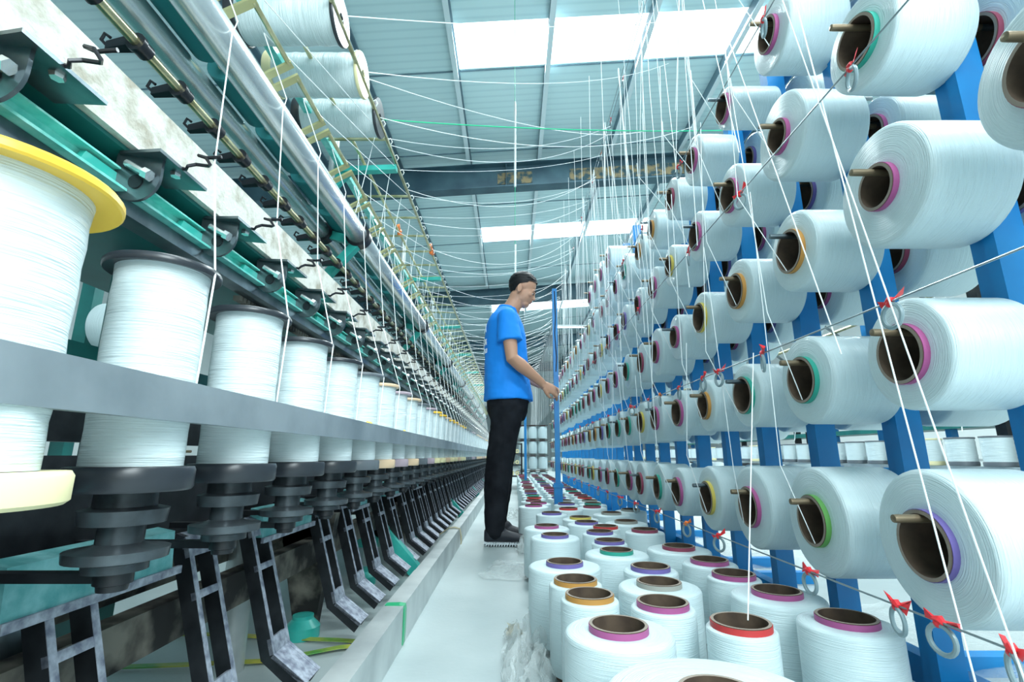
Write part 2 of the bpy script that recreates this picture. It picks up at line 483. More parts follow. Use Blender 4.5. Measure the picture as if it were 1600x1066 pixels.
for row in range(5):
    for k in range(-1, NCOL):
        if k == -1 and row != 2: continue
        if row == 4 and k < 1: continue
        c = NEARC[row][k] if 0 <= k < len(NEARC[row]) else R.choice(cl)
        r = NEARR[row][k] if 0 <= k < len(NEARR[row]) else R.uniform(.096, .114)
        if k == -1: c, r = 'maroon', .105
        L = 0.155 if 0 <= k < 3 else R.uniform(0.13, 0.16)
        x = ROWX[row] + L / 2 + 0.0 + (0 if k < 4 else R.uniform(-.005, .012))
        yy = YCOL0 + DY * k + (0 if k < 5 else R.uniform(-.012, .012))
        lab = '%s-rimmed white yarn package, aisle side of creel, %s row, %s column' % (c.replace(' ', '-'), ROWN[row], nth(k + 2))
        # the tube hangs on its peg: the peg lies against the top of the bore
        package(r, L, c, (x, yy, ROWZ[row] - 0.0), (0, PI / 2, R.uniform(-.03, .03)), lab, 'yarn packages on the aisle side of the creel', tr=tube_r(row, k))
for row in range(5):
    for k in range(0, 10):
        c = ['purple', 'pink', 'purple', 'maroon', 'pink'][(row + k) % 5]
        r = R.uniform(.09, .112)
        L = 0.15
        lab = '%s-rimmed white yarn package behind blue creel posts, %s row, %s column' % (c, ROWN[row], nth(k + 1))
        package(r, L, c, (0.925 + L / 2, YCOL0 + DY * k + 0.0, ROWZ[row]), (0, PI / 2, R.uniform(-.03, .03)), lab, 'yarn packages on the far side of the creel')
# wrapped packages on top of the creel further down the aisle
for k, (kc, z, x) in enumerate([(9, 1.95, 0.72), (10, 1.95, 0.72), (11, 1.95, 0.72), (12, 1.95, 0.72)]):
    package(.11, .16, 'pink', (x + .08, YCOL0 + DY * kc, z), (0, PI / 2, 0),
            'white yarn package riding above the top row of the creel, %s of the four' % nth(k + 1), 'yarn packages above the top row')

# ------------------------------------------------------------------ creel frame in four bolted sections
def peg_mesh():
    mb = MB()
    mb.lathe([(0.0, 0), (0.0062, 0.001), (0.0066, 0.006), (0.0066, 0.30), (0.0, 0.30)], 10, Matrix.Rotation(PI / 2, 4, 'Y'))
    return mb.mesh('peg', M['peg'])
PEG = peg_mesh()
PEGD = MB().lathe([(0.0, 0), (0.0058, 0.001), (0.0062, 0.006), (0.0062, 0.30), (0.0, 0.30)], 10, Matrix.Rotation(PI / 2, 4, 'Y')).mesh('peg', M['gun_metal'])
PX = 0.845
secs = [(-1, 5), (6, 12), (13, 19), (20, 26)]
for si, (ka, kb) in enumerate(secs):
    t = thing('creel_section', 'blue steel creel frame section full of yarn pegs, %s along the aisle' % nth(si + 1), 'creel', (PX, YCOL0 + DY * ka, 0), group='blue creel frame sections')
    y0 = YCOL0 + DY * ka
    for k in range(ka, kb + 1):
        yy = (k - ka) * DY
        top = 1.80 if not 8 <= k <= 13 else 2.08
        mb = MB()
        # a U channel with its lips towards the aisle
        mb.box(0.0, 0.05, yy - 0.026, yy + 0.026, 0.0, top)
        mb.box(-0.006, 0.0, yy - 0.026, yy - 0.004, 0.0, top)
        mb.build('post', M['blue_paint'], t, 0)
        rows = [r for r in range(5)]
        for r in rows:
            if k == -1 and r != 2: continue
            if r == 4 and k == 0: continue
            p = obj_of('peg', PEG if (k + r) % 3 or k < 1 else PEGD, t)
            p.location = (ROWX[r] - 0.052 - PX, yy, ROWZ[r] + tube_r(r, k) - .0145)
            if 0 <= k < 10:
                p = obj_of('peg', PEGD, t)
                p.location = (0.048, yy, ROWZ[r] + 0.0385)
        if 9 <= k <= 12:
            p = obj_of('peg', PEG, t); p.location = (0.66 - PX, yy, 1.95 + 0.0385)
    L = (kb - ka) * DY
    ya = -0.15 if si == 0 else -DY / 2 + .002
    MB().box(0.052, 0.09, ya, L + DY / 2 - .002, 0.03, 0.09).build('bottom_rail', M['blue_paint'], t, 0)
    MB().box(0.052, 0.08, ya, L + DY / 2 - .002, 1.74, 1.78).build('top_rail', M['blue_paint'], t, 0)
    for k in range(ka, kb + 1, 3):
        mb = MB()
        yy = (k - ka) * DY
        mb.box(0.0, 0.42, yy - 0.075, yy - 0.035, 0.0, 0.045)
        mb.build('floor_foot', M['blue_paint'], t, 0)

# guide wires with rings
WX = 0.585
wires = [('lowest', 0.298, [.645, .745, .823, 1.05, 1.486, 1.75, 2.1, 2.45, 2.8, 3.15, 3.5, 3.9, 4.3, 4.8, 5.3]),
         ('second', 0.752, [.73, 1.13, 1.38, 1.50, 1.72, 1.95, 2.12, 2.42, 2.72, 3.02, 3.32, 3.62, 3.92, 4.3, 4.7, 5.1]),
         ('third', 1.175, [.724, 1.147, 1.53, 2.2, 2.6, 3.0, 3.5, 4.0, 4.6]),
         ('topmost', 1.51, [.95, 1.55, 2.05, 2.45, 2.9, 3.4])]
ring = MB().tube([(0.0035 * 0, 0.0185 * math.cos(a), -0.0185 + 0.0185 * math.sin(a)) for a in [2 * PI * j / 20 for j in range(20)]], 0.0035, 8, closed=True).mesh('guide_ring', M['ceramic'])
def tie_mesh(seed, mt):
    q = random.Random(seed)
    mb = MB()
    mb.tube([(0, -0.008, 0.001), (0.001, 0, 0.003), (0, 0.009, 0.0)], [0.0035, 0.0062, 0.003], 6)
    mb.hexa([(0.002, -.004, 0.001), (0.004, .002, .002), (.004, .003, 0), (.002, -.004, -.002)],
            [(q.uniform(-.01, .01), -.026, q.uniform(.0, .02)), (.006, -.022, .012), (.006, -.021, .010), (0, -.028, q.uniform(-.004, .008))])
    mb.hexa([(-.002, .004, 0.001), (0.002, .002, .002), (.002, .003, 0), (-.002, .004, -.002)],
            [(q.uniform(-.008, .01), .020, q.uniform(.0, .016)), (.004, .024, .004), (.004, .023, .002), (0, .018, q.uniform(-.012, .002))])
    mb.ellipsoid((0, 0.001, -0.003), 0.005, 0.006, 0.006, 8, 6)
    return mb.mesh('tape_tie', mt, 30)
TIES = [tie_mesh(i, M['red_tape']) for i in range(4)] + [tie_mesh(9, M['orange_tape'])]
for wn, z, ys in wires:
    o = MB().tube([(WX, 0.35, z), (WX, 9.0, z)], 0.0016, 6).build('guide_wire', M['wire'])
    tag(o, 'taut grey guide wire in front of the creel, %s of the four' % wn if wn != 'topmost' else 'taut grey guide wire in front of the creel, topmost of the four', 'wire', 'guide wires in front of the creel')
    for i, yy in enumerate(ys):
        t = thing('yarn_guide_ring', 'grey guide ring tied with %s tape to the %s creel wire, %s along' % ('orange' if i % 7 == 5 else 'red', wn, nth(i + 1)), 'guide ring',
                  (WX, yy, z), (0, 0, R.uniform(-.5, .5)), 'yarn guide rings on the creel wires')
        obj_of('ring', ring, t).location = (0, 0, -0.004)
        ti_ = obj_of('tape_tie', TIES[4] if i % 7 == 5 else TIES[i % 4], t)
        ti_.rotation_euler = (R.uniform(-.4, .4), 0, 0)

# ------------------------------------------------------------------ packages standing on the floor
def ground(px, py, Z):
    q = (712 - py) * CP / F
    zc = Z / q
    return (px - 800) * zc / F, (zc - Z * SP) / CP
HT = 0.196
floor_list = [(1124, 1080, .150, None, 'mauve'), (966, 974, .098, 'pink', ''), (1157, 969, .062, 'red', ''), (1322, 962, .086, 'pink', ''), (1035, 938, .066, 'pink', ''),
 (1028, 905, .098, 'grey', ''), (1204, 917, .100, 'pink', ''), (1153, 897, .066, 'pink', ''), (921, 926, .064, 'orange', ''), (899, 903, .066, 'orange', ''),
 (882, 876, .105, 'purple', ''), (1017, 885, .074, 'purple', ''), (1108, 873, .078, 'pink', ''), (963, 858, .102, 'green', ''), (1060, 852, .105, 'maroon', ''),
 (952, 843, .064, 'purple', ''), (867, 834, .096, 'purple', ''), (937, 829, .070, 'purple', ''), (1007, 826, .080, 'maroon', ''), (946, 821, .064, 'red', ''),
 (854, 820, .100, 'pink', ''), (975, 813, .10, 'grey', ''), (919, 814, .090, 'purple', ''), (907, 807, .09, 'yellow', ''), (862, 800, .085, 'purple', ''),
 (955, 800, .10, 'grey', ''), (888, 793, .085, 'red', ''), (836, 787, .095, 'pink', ''), (925, 790, .09, 'maroon', ''), (985, 795, .09, 'grey', '')]
pts = []
for i, (px, py, r, c, _) in enumerate(floor_list):
    x, yy = ground(px, py, HT + 0.027 - CAM_Z)
    pts.append([x, yy, r, c or 'maroon'])
yy = 3.35
while yy < 8.4:
    for x in (0.16, 0.355, 0.535):
        pts.append([x + R.uniform(-.012, .012), yy + R.uniform(-.015, .015), R.uniform(.078, .092), R.choice(['pink', 'maroon', 'purple', 'grey', 'maroon', 'red', 'green'])])
    yy += 0.235
# let neighbours settle against one another instead of interpenetrating
for it in range(60):
    for i in range(len(pts)):
        for j in range(i + 1, len(pts)):
            a, b = pts[i], pts[j]
            dx, dy = b[0] - a[0], b[1] - a[1]
            d = math.hypot(dx, dy)
            need = a[2] + b[2] + 0.003
            if d < need and d > 1e-6:
                p = (need - d) / 2 / d
                fi = 0.15 if i < 16 else 1
                a[0] -= dx * p; a[1] -= dy * p
                b[0] += dx * p; b[1] += dy * p
pts.sort(key=lambda p: p[1])
for i, (x, yy, r, c) in enumerate(pts):
    L = HT
    size = 'fat' if r > .093 else ('slim' if r < .072 else 'medium')
    package(r, L, c, (x, yy, L / 2 + 0.0145), (0, PI, R.uniform(0, 6)),
            '%s %s-rimmed white yarn package standing on the floor, %s from the near end' % (size, c, nth(i + 1)), 'yarn packages standing on the floor')

# blue pole among the floor packages
POX, POY = 0.312, 3.47
t = thing('blue_pole', 'bright blue painted pole standing among the floor packages beside the worker', 'pole', (POX, POY, 0))
MB().box(-.017, .017, -.017, .017, 0, 1.72).build('shaft', M['blue_paint'], t, 0)
mb = MB(); mb.box(-.028, .028, -.028, .028, 0.0, 0.34); mb.box(-.035, .035, -.035, .035, 0.31, 0.33)
mb.build('sleeve', M['blue_paint'], t, 0)
MB().tube([(0, -.018, 1.1), (.006, -.024, 1.2), (-.004, -.02, 1.38), (.004, -.022, 1.5), (0, -.018, 1.7)], .0035, 6).build('cable', M['dark_metal'], t)
t = thing('blue_pole', 'second slender blue pole further down the aisle behind the worker', 'pole', (0.17, 6.4, 0))
MB().box(-.016, .016, -.016, .016, 0, 1.72).build('shaft', M['blue_paint'], t, 0)

# ------------------------------------------------------------------ twisting machine
P = 0.205
Y1 = 0.367                     # first spindle
NS = 50
SPX = -0.427
YEND = Y1 + NS * P + 0.1
YST = -0.25
mach = thing('twisting_machine', 'long green yarn twisting machine with steel rollers and black brake pedals beside the aisle', 'machine', (SPX, 0, 0))
def part(mb, name, mt, smooth=38, parent=None):
    o = mb.build(name, mt, parent or mach, smooth)
    if parent is None: o.location = (-SPX, 0, 0)
    return o
def rep(me, name, loc, rot=(0, 0, 0)):
    o = obj_of(name, me, mach)
    o.location = (loc[0] - SPX, loc[1], loc[2]); o.rotation_euler = rot
    return o
# ring rail: front lip + plate pierced by one hole per spindle
mb = MB()
mb.box(-.366, -.360, YST, YEND, .556, .600)
mb.box(-.366, -.372, YST, YEND, .556, .562)
zt, zb = .592, .586
hw, n = P / 2, 32
rH = 0.064
for i in range(-2, NS):
    cy = Y1 + i * P
    x0, x1 = -.520 - SPX, -.366 - SPX
    inner, outer = [], []
    for j in range(n):
        a = 2 * PI * (j + .5) / n
        c, s_ = math.cos(a), math.sin(a)
        inner.append((rH * c, rH * s_))
        k = min((x1 if c > 0 else x0) / c if abs(c) > 1e-6 else 9, (hw if s_ > 0 else -hw) / s_ if abs(s_) > 1e-6 else 9)
        outer.append((k * c, k * s_))
    vs = []
    for z in (zt, zb):
        vs += [(SPX + p[0], cy + p[1], z) for p in inner] + [(SPX + p[0], cy + p[1], z) for p in outer]
    fs = []
    for j in range(n):
        j2 = (j + 1) % n
        fs += [(j, n + j, n + j2, j2), (2 * n + j, 2 * n + j2, 3 * n + j2, 3 * n + j), (j, j2, 2 * n + j2, 2 * n + j)]
    mb.add(vs, fs)
part(mb, 'ring_rail', M['rail_metal'], 30)
# rings set in the rail round each spool
mr = MB().lathe([(.058, -.003), (.0635, -.003), (.0635, .009), (.060, .009)], 32, closed=True).mesh('spinning_ring', M['steel'])
for i in range(NS):
    rep(mr, 'spinning_ring', (SPX, Y1 + i * P, .592))
# spindles and whorls
prof = [(0, .40), (.030, .40), (.030, .408), (.047, .412), (.048, .422), (.030, .424), (.022, .428), (.022, .446), (.040, .448), (.042, .463), (.030, .466), (.030, .4815), (0, .4815)]
ms = MB().lathe(prof, 28).mesh('spindle', M['spindle'])
prof = [(0, .380), (.014, .380), (.015, .386), (.018, .387), (.018, .398), (0, .398)]
mbo = MB().lathe(prof, 20).mesh('spindle_bolster', M['cast_black'])
for i in range(NS):
    rep(ms, 'spindle', (SPX, Y1 + i * P, 0))
    rep(mbo, 'spindle_bolster', (SPX, Y1 + i * P, 0))
# spindle rail that carries them
mb = MB(); mb.box(-.70, -.66, YST, YEND, .37, .52); mb.box(-.72, -.635, YST, YEND, .33, .37)
for i in range(NS): mb.box(-.64, SPX, Y1 + i * P - .008, Y1 + i * P + .008, .388, .398)
part(mb, 'spindle_rail', M['cast_black'], 0)
# teal guard channels
for y0, y1 in [(0.05, 0.42), (.60, .885), (1.19, 1.47), (1.83, 2.02), (2.35, 2.6), (2.95, 3.2)]:
    mb = MB()
    mb.hexa([(-.60, y0, .338), (-.566, y0, .338), (-.570, y0, .396), (-.60, y0, .402)], [(-.60, y1, .338), (-.566, y1, .338), (-.570, y1, .396), (-.60, y1, .402)], 0)
    mb.box(-.569, -.562, y0, y1 + .02, .326, .338, 1)
    part(mb, 'guard_channel', [M['teal_grey'], M['pedal_face']], 0)
# brake pedals
path = [(-.640, .368), (-.600, .384), (-.583, .378), (-.575, .362), (-.498, .115), (-.425, .062)]
def ribbon(mb, path, y0, y1, th, mi=0):
    n = len(path)
    q = []
    for i, (x, z) in enumerate(path):
        a = Vector(path[max(i - 1, 0)]); b = Vector(path[min(i + 1, n - 1)])
        d = (b - a).normalized(); nn = Vector((-d.y, d.x))       # away from the aisle side is -nn for a path that runs down and out
        q.append([(x, y0, z), (x, y1, z), (x - nn.x * th, y1, z - nn.y * th), (x - nn.x * th, y0, z - nn.y * th)])
    for i in range(n - 1):
        mb.hexa(q[i], q[i + 1], mi)
def sub(path, a, b):
    """part of the long straight leg between fractions a and b"""
    p, q = Vector(path[3]), Vector(path[4])
    return [tuple(p.lerp(q, a)), tuple(p.lerp(q, b))]
mb = MB()
W = .078
ribbon(mb, path, 0, .012, .028, 0)
ribbon(mb, path, W - .012, W, .028, 0)
ribbon(mb, path[:4], .0, W, .010, 1)
for a, b in ((0, .07), (.30, .35), (.88, 1.0)):
    ribbon(mb, sub(path, a, b), 0, W, .008, 1)
ribbon(mb, path[4:], 0, W, .008, 1)
for y0 in (0, W - .012):
    ribbon(mb, [(p[0] + .0008, p[1] + .0004) for p in path[2:]], y0, y0 + .012, .001, 1)
mp = mb.mesh('brake_pedal', [M['cast_black'], M['pedal_face']], 0)
PY = [.36, .655, .935, 1.15, 1.52, 1.735, 1.95, 2.17, 2.38, 2.60, 2.81, 3.02]
while PY[-1] < YEND - .3: PY.append(PY[-1] + P)
for i, yy in enumerate(PY):
    rep(mp, 'brake_pedal', (R.uniform(-.004, .004) if i > 3 else 0, yy, 0))
# legs and castings under the machine
for i in range(18):
    yy = .75 + .62 * i
    part(MB().lathe([(.034, 0), (.034, .33)], 20, Matrix.Translation((-.70, yy, 0))), 'leg_post', M['alu'] if i % 2 else M['gun_metal'])
    part(MB().lathe([(.05, 0), (.05, .03), (.03, .05), (.03, .06)], 18, Matrix.Translation((-.62, yy + .24, 0))), 'foot', M['teal_paint'])
for i in range(10):
    yy = .42 + 1.23 * i
    mb = MB()
    mb.hexa([(-.66, yy, .0), (-.60, yy, .0), (-.60, yy + .04, .0), (-.66, yy + .04, .0)], [(-.74, yy, .34), (-.56, yy, .34), (-.56, yy + .04, .34), (-.74, yy + .04, .34)])
    mb.box(-.95, -.60, yy, yy + .04, .2, .34)
    part(mb, 'cast_bracket', M['grime'], 0)
mb = MB(); mb.box(-.64, -.60, YST, YEND, .20, .27); mb.box(-.90, -.72, YST, YEND, .26, .34)
part(mb, 'drive_casing', M['grime'], 0)
for i in range(4):
    yy = 2.35 + 2.1 * i
    mb = MB()
    mb.hexa([(-.66, yy, .22), (-.60, yy, .24), (-.60, yy + .05, .24), (-.66, yy + .05, .22)], [(-.45, yy, .0), (-.375, yy, .0), (-.375, yy + .05, .0), (-.45, yy + .05, .0)])
    mb.box(-.70, -.60, yy, yy + .05, .12, .24)
    part(mb, 'outrigger_foot', M['teal_paint'], 0)
# machine middle: uprights and mid beam
for i in range(9):
    yy = 1.0 + 1.23 * i
    part(MB().box(-.86, -.78, yy, yy + .06, 0, 1.0), 'upright', M['teal_dark'], 0)
part(MB().box(-.86, -.82, YST, YEND, .545, .60), 'back_rail', M['cast_black'], 0)
mb = MB(); mb.box(-.90, -.86, YST, YEND, .70, .74)
part(mb, 'middle_rail', M['teal_dark'], 0)
# guide beam
mb = MB()
mb.box(-.98, -.625, YST, YEND, .905, 1.02, 0)
mb.box(-.625, -.572, YST, YEND, .960, .9665, 0)
part(mb, 'guide_beam', M['teal_dark'], 0)
mb = MB()
mb.box(-.600, -.560, YST, YEND, .894, .898, 0); mb.box(-.600, -.594, YST, YEND, .898, .930, 0)
mb.box(-.600, -.575, YST, YEND, .930, .933, 0)
part(mb, 'lit_teal_strip', M['teal_light'], 0)  # paler teal puts the light on its aisle-facing side into the colour
mb = MB(); mb.box(-.61, -.575, YST, YEND, .870, .893); part(mb, 'lower_flange', M['gun_metal'], 0)
y0 = YST
bi = 0
while y0 < YEND:
    y1 = min(y0 + (3.1 if bi == 0 else 1.4), YEND)
    part(MB().box(-.585, -.560, y0, y1 - .006, .967, 1.058), 'cover_board', M['board'], 0)
    y0 = y1; bi += 1
# chain seen under the beam
mb = MB()
for i in range(70):
    yy = 1.05 + i * .016
    mb.box(-.615 - .008, -.615 + .008, yy, yy + .011, .858, .869)
part(mb, 'drive_chain', M['grime'], 0)
# thread guide brackets with pigtail hooks
mb = MB()
nn = 14
vs = [(-.008, 0, .028), (.052, 0, .028)] + [(.022 + .030 * math.cos(a), 0, -.004 + .030 * math.sin(a)) for a in [-PI * j / nn for j in range(nn + 1)]]
vsA = [(x, y - .002, z) for x, y, z in vs]; vsB = [(x, y + .002, z) for x, y, z in vs]
k = len(vs)
order = [0, 1] + list(range(2, k))
mb.add(vsA + vsB, [tuple(order), tuple(k + i for i in reversed(order))] + [(order[i], k + order[i], k + order[(i + 1) % k], order[(i + 1) % k]) for i in range(k)], 0)
mb.hexa([(-.004, -.004, .026), (.062, -.02, .018), (.062, .068, .018), (-.004, .075, .026)], [(-.004, -.004, .030), (.062, -.02, .022), (.062, .068, .022), (-.004, .075, .030)], 0)
mb.lathe([(.009, -.0035), (.009, .0035)], 14, Matrix.Translation((.022, 0, -.010)) @ Matrix.Rotation(PI / 2, 4, 'X'), 1)
mb.tube([(.010, -.006, .012), (.036, -.008, -.002)], .0045, 8, mi=2)
mb.tube([(.036, -.008, -.002), (.044, -.008, -.006)], .007, 6, mi=2)
mb.lathe([(.006, -.003), (.0075, .002)], 6, Matrix.Translation((.045, .03, .019)), 2)
mb.hexa([(-.012, -.002, -.034), (-.004, -.002, -.034), (-.004, -.06, -.034), (-.012, -.06, -.034)], [(-.012, -.002, .002), (-.004, -.002, .002), (-.004, -.045, .002), (-.012, -.045, .002)], 3)
mbr = mb.mesh('guide_bracket', [M['gun_metal'], M['dark_metal'], M['steel'], M['teal_paint']], 30)
pig = [(.050, .02, .024), (.066, .02, .020), (.072, .014, .021), (.078, .020, .027), (.094, .022, .026), (.100, .016, .024), (.097, .010, .030), (.086, .012, .034), (.090, .020, .036), (.100, .018, .035), (.112, .018, .036)]
mpg = MB().tube(pig, .0022, 6).mesh('pigtail_hook', M['dark_metal'])
for i in range(-1, NS):
    br = rep(mbr, 'guide_bracket', (-.575, .446 + i * P, .922))
    br.scale = (1.15, 1.25, 1.25)
    hk = obj_of('pigtail_hook', mpg, br)
# tension rod with black collars
part(MB().tube([(-.60, YST, 1.163), (-.60, YEND, 1.163)], .0085, 12), 'tension_rod', M['brass'])
mb = MB()
mb.lathe([(.0088, -.014), (.014, -.014), (.014, .004), (.016, .004), (.016, .012), (.0088, .012)], 14, Matrix.Rotation(PI / 2, 4, 'X'))
mb.hexa([(-.010, -.012, -.006), (-.010, .006, -.006), (-.010, .006, .012), (-.010, -.012, .012)], [(-.050, -.008, -.010), (-.050, .002, -.010), (-.050, .002, .004), (-.050, -.008, .004)])
mb.tube([(-.048, -.004, -.004), (-.058, -.008, .006), (-.052, -.010, .016), (-.044, -.008, .010)], .0028, 6)
mco = mb.mesh('tension_collar', M['dark_metal'], 35)
for i in range(2 * NS - 4):
    rep(mco, 'tension_collar', (-.60, .36 + i * P / 2, 1.163))
# delivery rollers
def roller_run(name, x, z, r, segs):
    for a, b in segs:
        part(MB().lathe([(0, 0), (r * .93, 0), (r, .004), (r, b - a - .004), (r * .93, b - a), (0, b - a)], 28, Matrix.Translation((x, a, z)) @ Matrix.Rotation(-PI / 2, 4, 'X')), name, M['steel'])
SUP = [0.41, 1.64, 2.90, 4.13, 5.36, 6.59, 7.82, 9.05, 10.28]
prev = YST
segs = []
for s_ in SUP:
    segs.append((prev, s_ - .018)); prev = s_ + .018
roller_run('delivery_roller', -.55, 1.286, .034, segs)
roller_run('delivery_roller', -.68, 1.300, .029, segs)
mb = MB()
mb.bar((-.55, 0, 1.262), (-.70, 0, 1.08), .028, .030, up=(0, 1, 0))
mb.bar((-.68, 0, 1.30), (-.55, 0, 1.262), .030, .020, up=(0, 1, 0))
mb.box(-.735, -.685, -.02, .02, 1.02, 1.10)
ms_ = mb.mesh('roller_stand', M['teal_paint'], 0)
mk = []
for x, z, r in ((-.55, 1.286, .043), (-.68, 1.300, .037)):
    mb = MB(); mb.lathe([(r * .6, -.017), (r, -.017), (r, .017), (r * .6, .017)], 24, Matrix.Translation((x, 0, z)) @ Matrix.Rotation(PI / 2, 4, 'X'))
    mk.append(mb.mesh('roller_bearing', M['dark_metal'], 40))
for s_ in SUP:
    rep(ms_, 'roller_stand', (0, s_, 0)); rep(mk[0], 'roller_bearing', (0, s_, 0)); rep(mk[1], 'roller_bearing', (0, s_, 0))
# rubber press rollers lying between the two steel rollers
mb = MB()
Mx = Matrix.Rotation(-PI / 2, 4, 'X')
mb.lathe([(.022, 0), (.040, 0), (.043, .003), (.043, .155), (.040, .158), (.022, .158)], 26, Mx, 0)
mb.lathe([(0, -.004), (.016, -.004), (.018, .0), (.024, .002), (.024, .156), (.018, .160), (0, .162)], 20, Mx, 1)
mpr = mb.mesh('press_roller', [M['teal_rubber'], M['cream_plastic']], 40)
for i in range(NS):
    rep(mpr, 'press_roller', (-.618, Y1 - .08 + i * P, 1.345))
# brass U shaped lifting arms above the rollers
mb = MB()
mb.tube([(0, 0, 0), (0, .165, 0)], .0058, 8)
for yy in (0, .165):
    mb.bar((.006, yy, .002), (-.085, yy, -.052), .006, .019, up=(0, 1, 0), mi=1)
mu = mb.mesh('lifting_arm', [M['brass'], M['brass_flat']], 40)
for i in range(NS):
    rep(mu, 'lifting_arm', (-.52, .605 + (i) * P, 1.41))
# upper creel of brass bars
mc = MB().tube([(-.74, 0, 0), (-.462, 0, 0)], .0058, 8).mesh('cradle_bar', M['brass'])
UZ = 1.655
for i in range(NS - 4):
    rep(mc, 'cradle_bar', (0, 1.60 + i * P, UZ))
part(MB().tube([(-.462, .9, UZ), (-.462, YEND, UZ)], .0065, 8), 'thread_rail', M['brass'])
part(MB().tube([(-.60, .9, UZ + .02), (-.60, YEND, UZ + .02)], .0065, 8), 'thread_rail', M['brass'])
part(MB().box(-.70, -.675, .9, YEND, UZ - .012, UZ + .012), 'upper_rail', M['teal_light'], 0)
mb = MB()
for i in range(2 * NS):
    yy = 1.0 + i * P / 2
    mb.tube([(-.462, yy, UZ + .008), (-.452, yy, UZ + .014), (-.446, yy + .006, UZ + .004), (-.452, yy + .01, UZ - .004)], .0022, 5)
o = part(mb, 'guide_eye', M['white_paint'], 30)
o['kind'] = 'stuff'
for i, s_ in enumerate(SUP[1:]):
    part(MB().tube([(-.715, s_ + .12, 1.05), (-.715, s_ + .12, UZ + .25)], .017, 12), 'support_post', M['alu'])
    mb = MB(); mb.bar((-.70, s_ + .12, UZ - .03), (-.46, s_ + .12, UZ - .02), .022, .03, up=(0, 1, 0)); mb.hexa([(-.70, s_ + .11, UZ - .12), (-.62, s_ + .11, UZ - .02), (-.70, s_ + .11, UZ - .02), (-.70, s_ + .11, UZ - .06)], [(-.70, s_ + .13, UZ - .12), (-.62, s_ + .13, UZ - .02), (-.70, s_ + .13, UZ - .02), (-.70, s_ + .13, UZ - .06)])
    part(mb, 'cradle_gusset', M['teal_paint'], 0)

# spools on the spindles
def spool_parts(rf, rb, colour, H=.255, bottom=None):
    z0 = 0
    fl = MB().lathe([(.016, 0), (rf * .96, 0), (rf, .003), (rf, .022), (rf * .97, .026), (rb * .9, .026), (rb * .9, .022), (.016, .022)], 40, closed=True).mesh('bottom_flange', bottom or colour, 40)
    top = MB().lathe([(.016, H - .004), (rb * .9, H - .006), (rf * .98, H - .010), (rf, H - .008), (rf, H - .003), (rf * .97, H), (.02, H), (.016, H)], 44, closed=True).mesh('top_flange', colour, 40)
    q = random.Random(int(rf * 10000))
    prof = [(rb * .8, .0262)] + [(rb * (1 + .012 * math.sin(t * 9) + q.uniform(-.006, .006)), .0265 + (H - .0335) * t / 12.0) for t in range(13)] + [(rb * .8, H - .0068)]
    body = MB().lathe(prof, 44).mesh('yarn_winding', M['spool_yarn'], 60)
    return [('bottom_flange', fl), ('top_flange', top), ('yarn_winding', body)]
SPC = {'black': (M['black_plastic'], None), 'grey': (M['grey_plastic'], None), 'cream': (M['cream_plastic'], None), 'yellow': (M['yellow_plastic'], M['cream_plastic']),
       'mauve': (M['mauve_plastic'], None), 'tan': (M['tan_plastic'], None)}
seq = ['yellow', 'black', 'black', 'black', 'black', 'grey', 'tan', 'mauve', 'tan', 'grey', 'mauve', 'yellow', 'yellow', 'tan', 'yellow', 'yellow', 'tan', 'yellow', 'yellow']
SPM = {}
def spool(colour, loc, rot, label, group, rf=.0605, rb=.050, H=.255):
    key = (colour, rf, rb, H)
    if key not in SPM:
        a, b = SPC[colour]
        SPM[key] = spool_parts(rf, rb, a, H, b)
    t = thing('yarn_spool', label, 'yarn spool', loc, rot, group)
    for nme, me in SPM[key]: obj_of(nme, me, t)
    return t
for i in range(NS):
    c = seq[i] if i < len(seq) else R.choice(['yellow', 'tan', 'tan', 'grey', 'mauve'])
    rf, rb = (.086, .064) if i == 0 else ((.0615, .0485) if i < 6 else (.058, R.choice([.044, .046, .048])))
    spool(c, (SPX, Y1 + i * P, .482), (0, 0, R.uniform(0, 6)), 'white yarn spool with %s flanges standing in the ring rail, %s along the machine' % (c, nth(i + 1)), 'yarn spools standing in the ring rail', rf, rb, .262)
# big take-up spools lying in the upper cradles
for i, (yy, c, w) in enumerate([(1.10, 'black', 'topmost'), (1.30, 'cream', 'middle'), (1.50, 'black', 'lowest')]):
    spool(c, (-.745, yy, UZ + [.0, .0, .0][i] + .012), (0, PI / 2, 0), 'large white yarn spool with %s flanges lying above the steel rollers, %s of three' % (c, w), 'take-up spools above the rollers', .068, .062, .285)

# sponges on the rail
for i, (yy, lab) in enumerate([(1.28, 'pair of small yellow sponge lumps on the ring rail, beside the fifth spool'), (1.72, 'single small yellow sponge lump on the ring rail further along')]):
    mb = MB(); mb.ellipsoid((0, 0, .006), .006, .010, .008, 10, 8)
    if i == 0: mb.ellipsoid((0, .022, .006), .006, .011, .008, 10, 8)
    o = mb.build('sponge_lump', M['sponge']); o.location = (-.3705, yy, .5925); tag(o, lab, 'sponge')

# aluminium floor rail along the aisle
mb = MB()
t = thing('floor_rail', 'long square aluminium rail lying on the floor between the machine and the aisle', 'rail', (-.335, 0, 0))
MB().box(-.028, .028, -.2, 1.98, 0, .105).build('rail_length', M['alu'], t, 0)
MB().box(-.027, .027, 1.984, 6.2, 0, .104).build('rail_length', M['alu'], t, 0)
MB().box(-.028, .028, 6.204, 11.0, 0, .105).build('rail_length', M['alu'], t, 0)
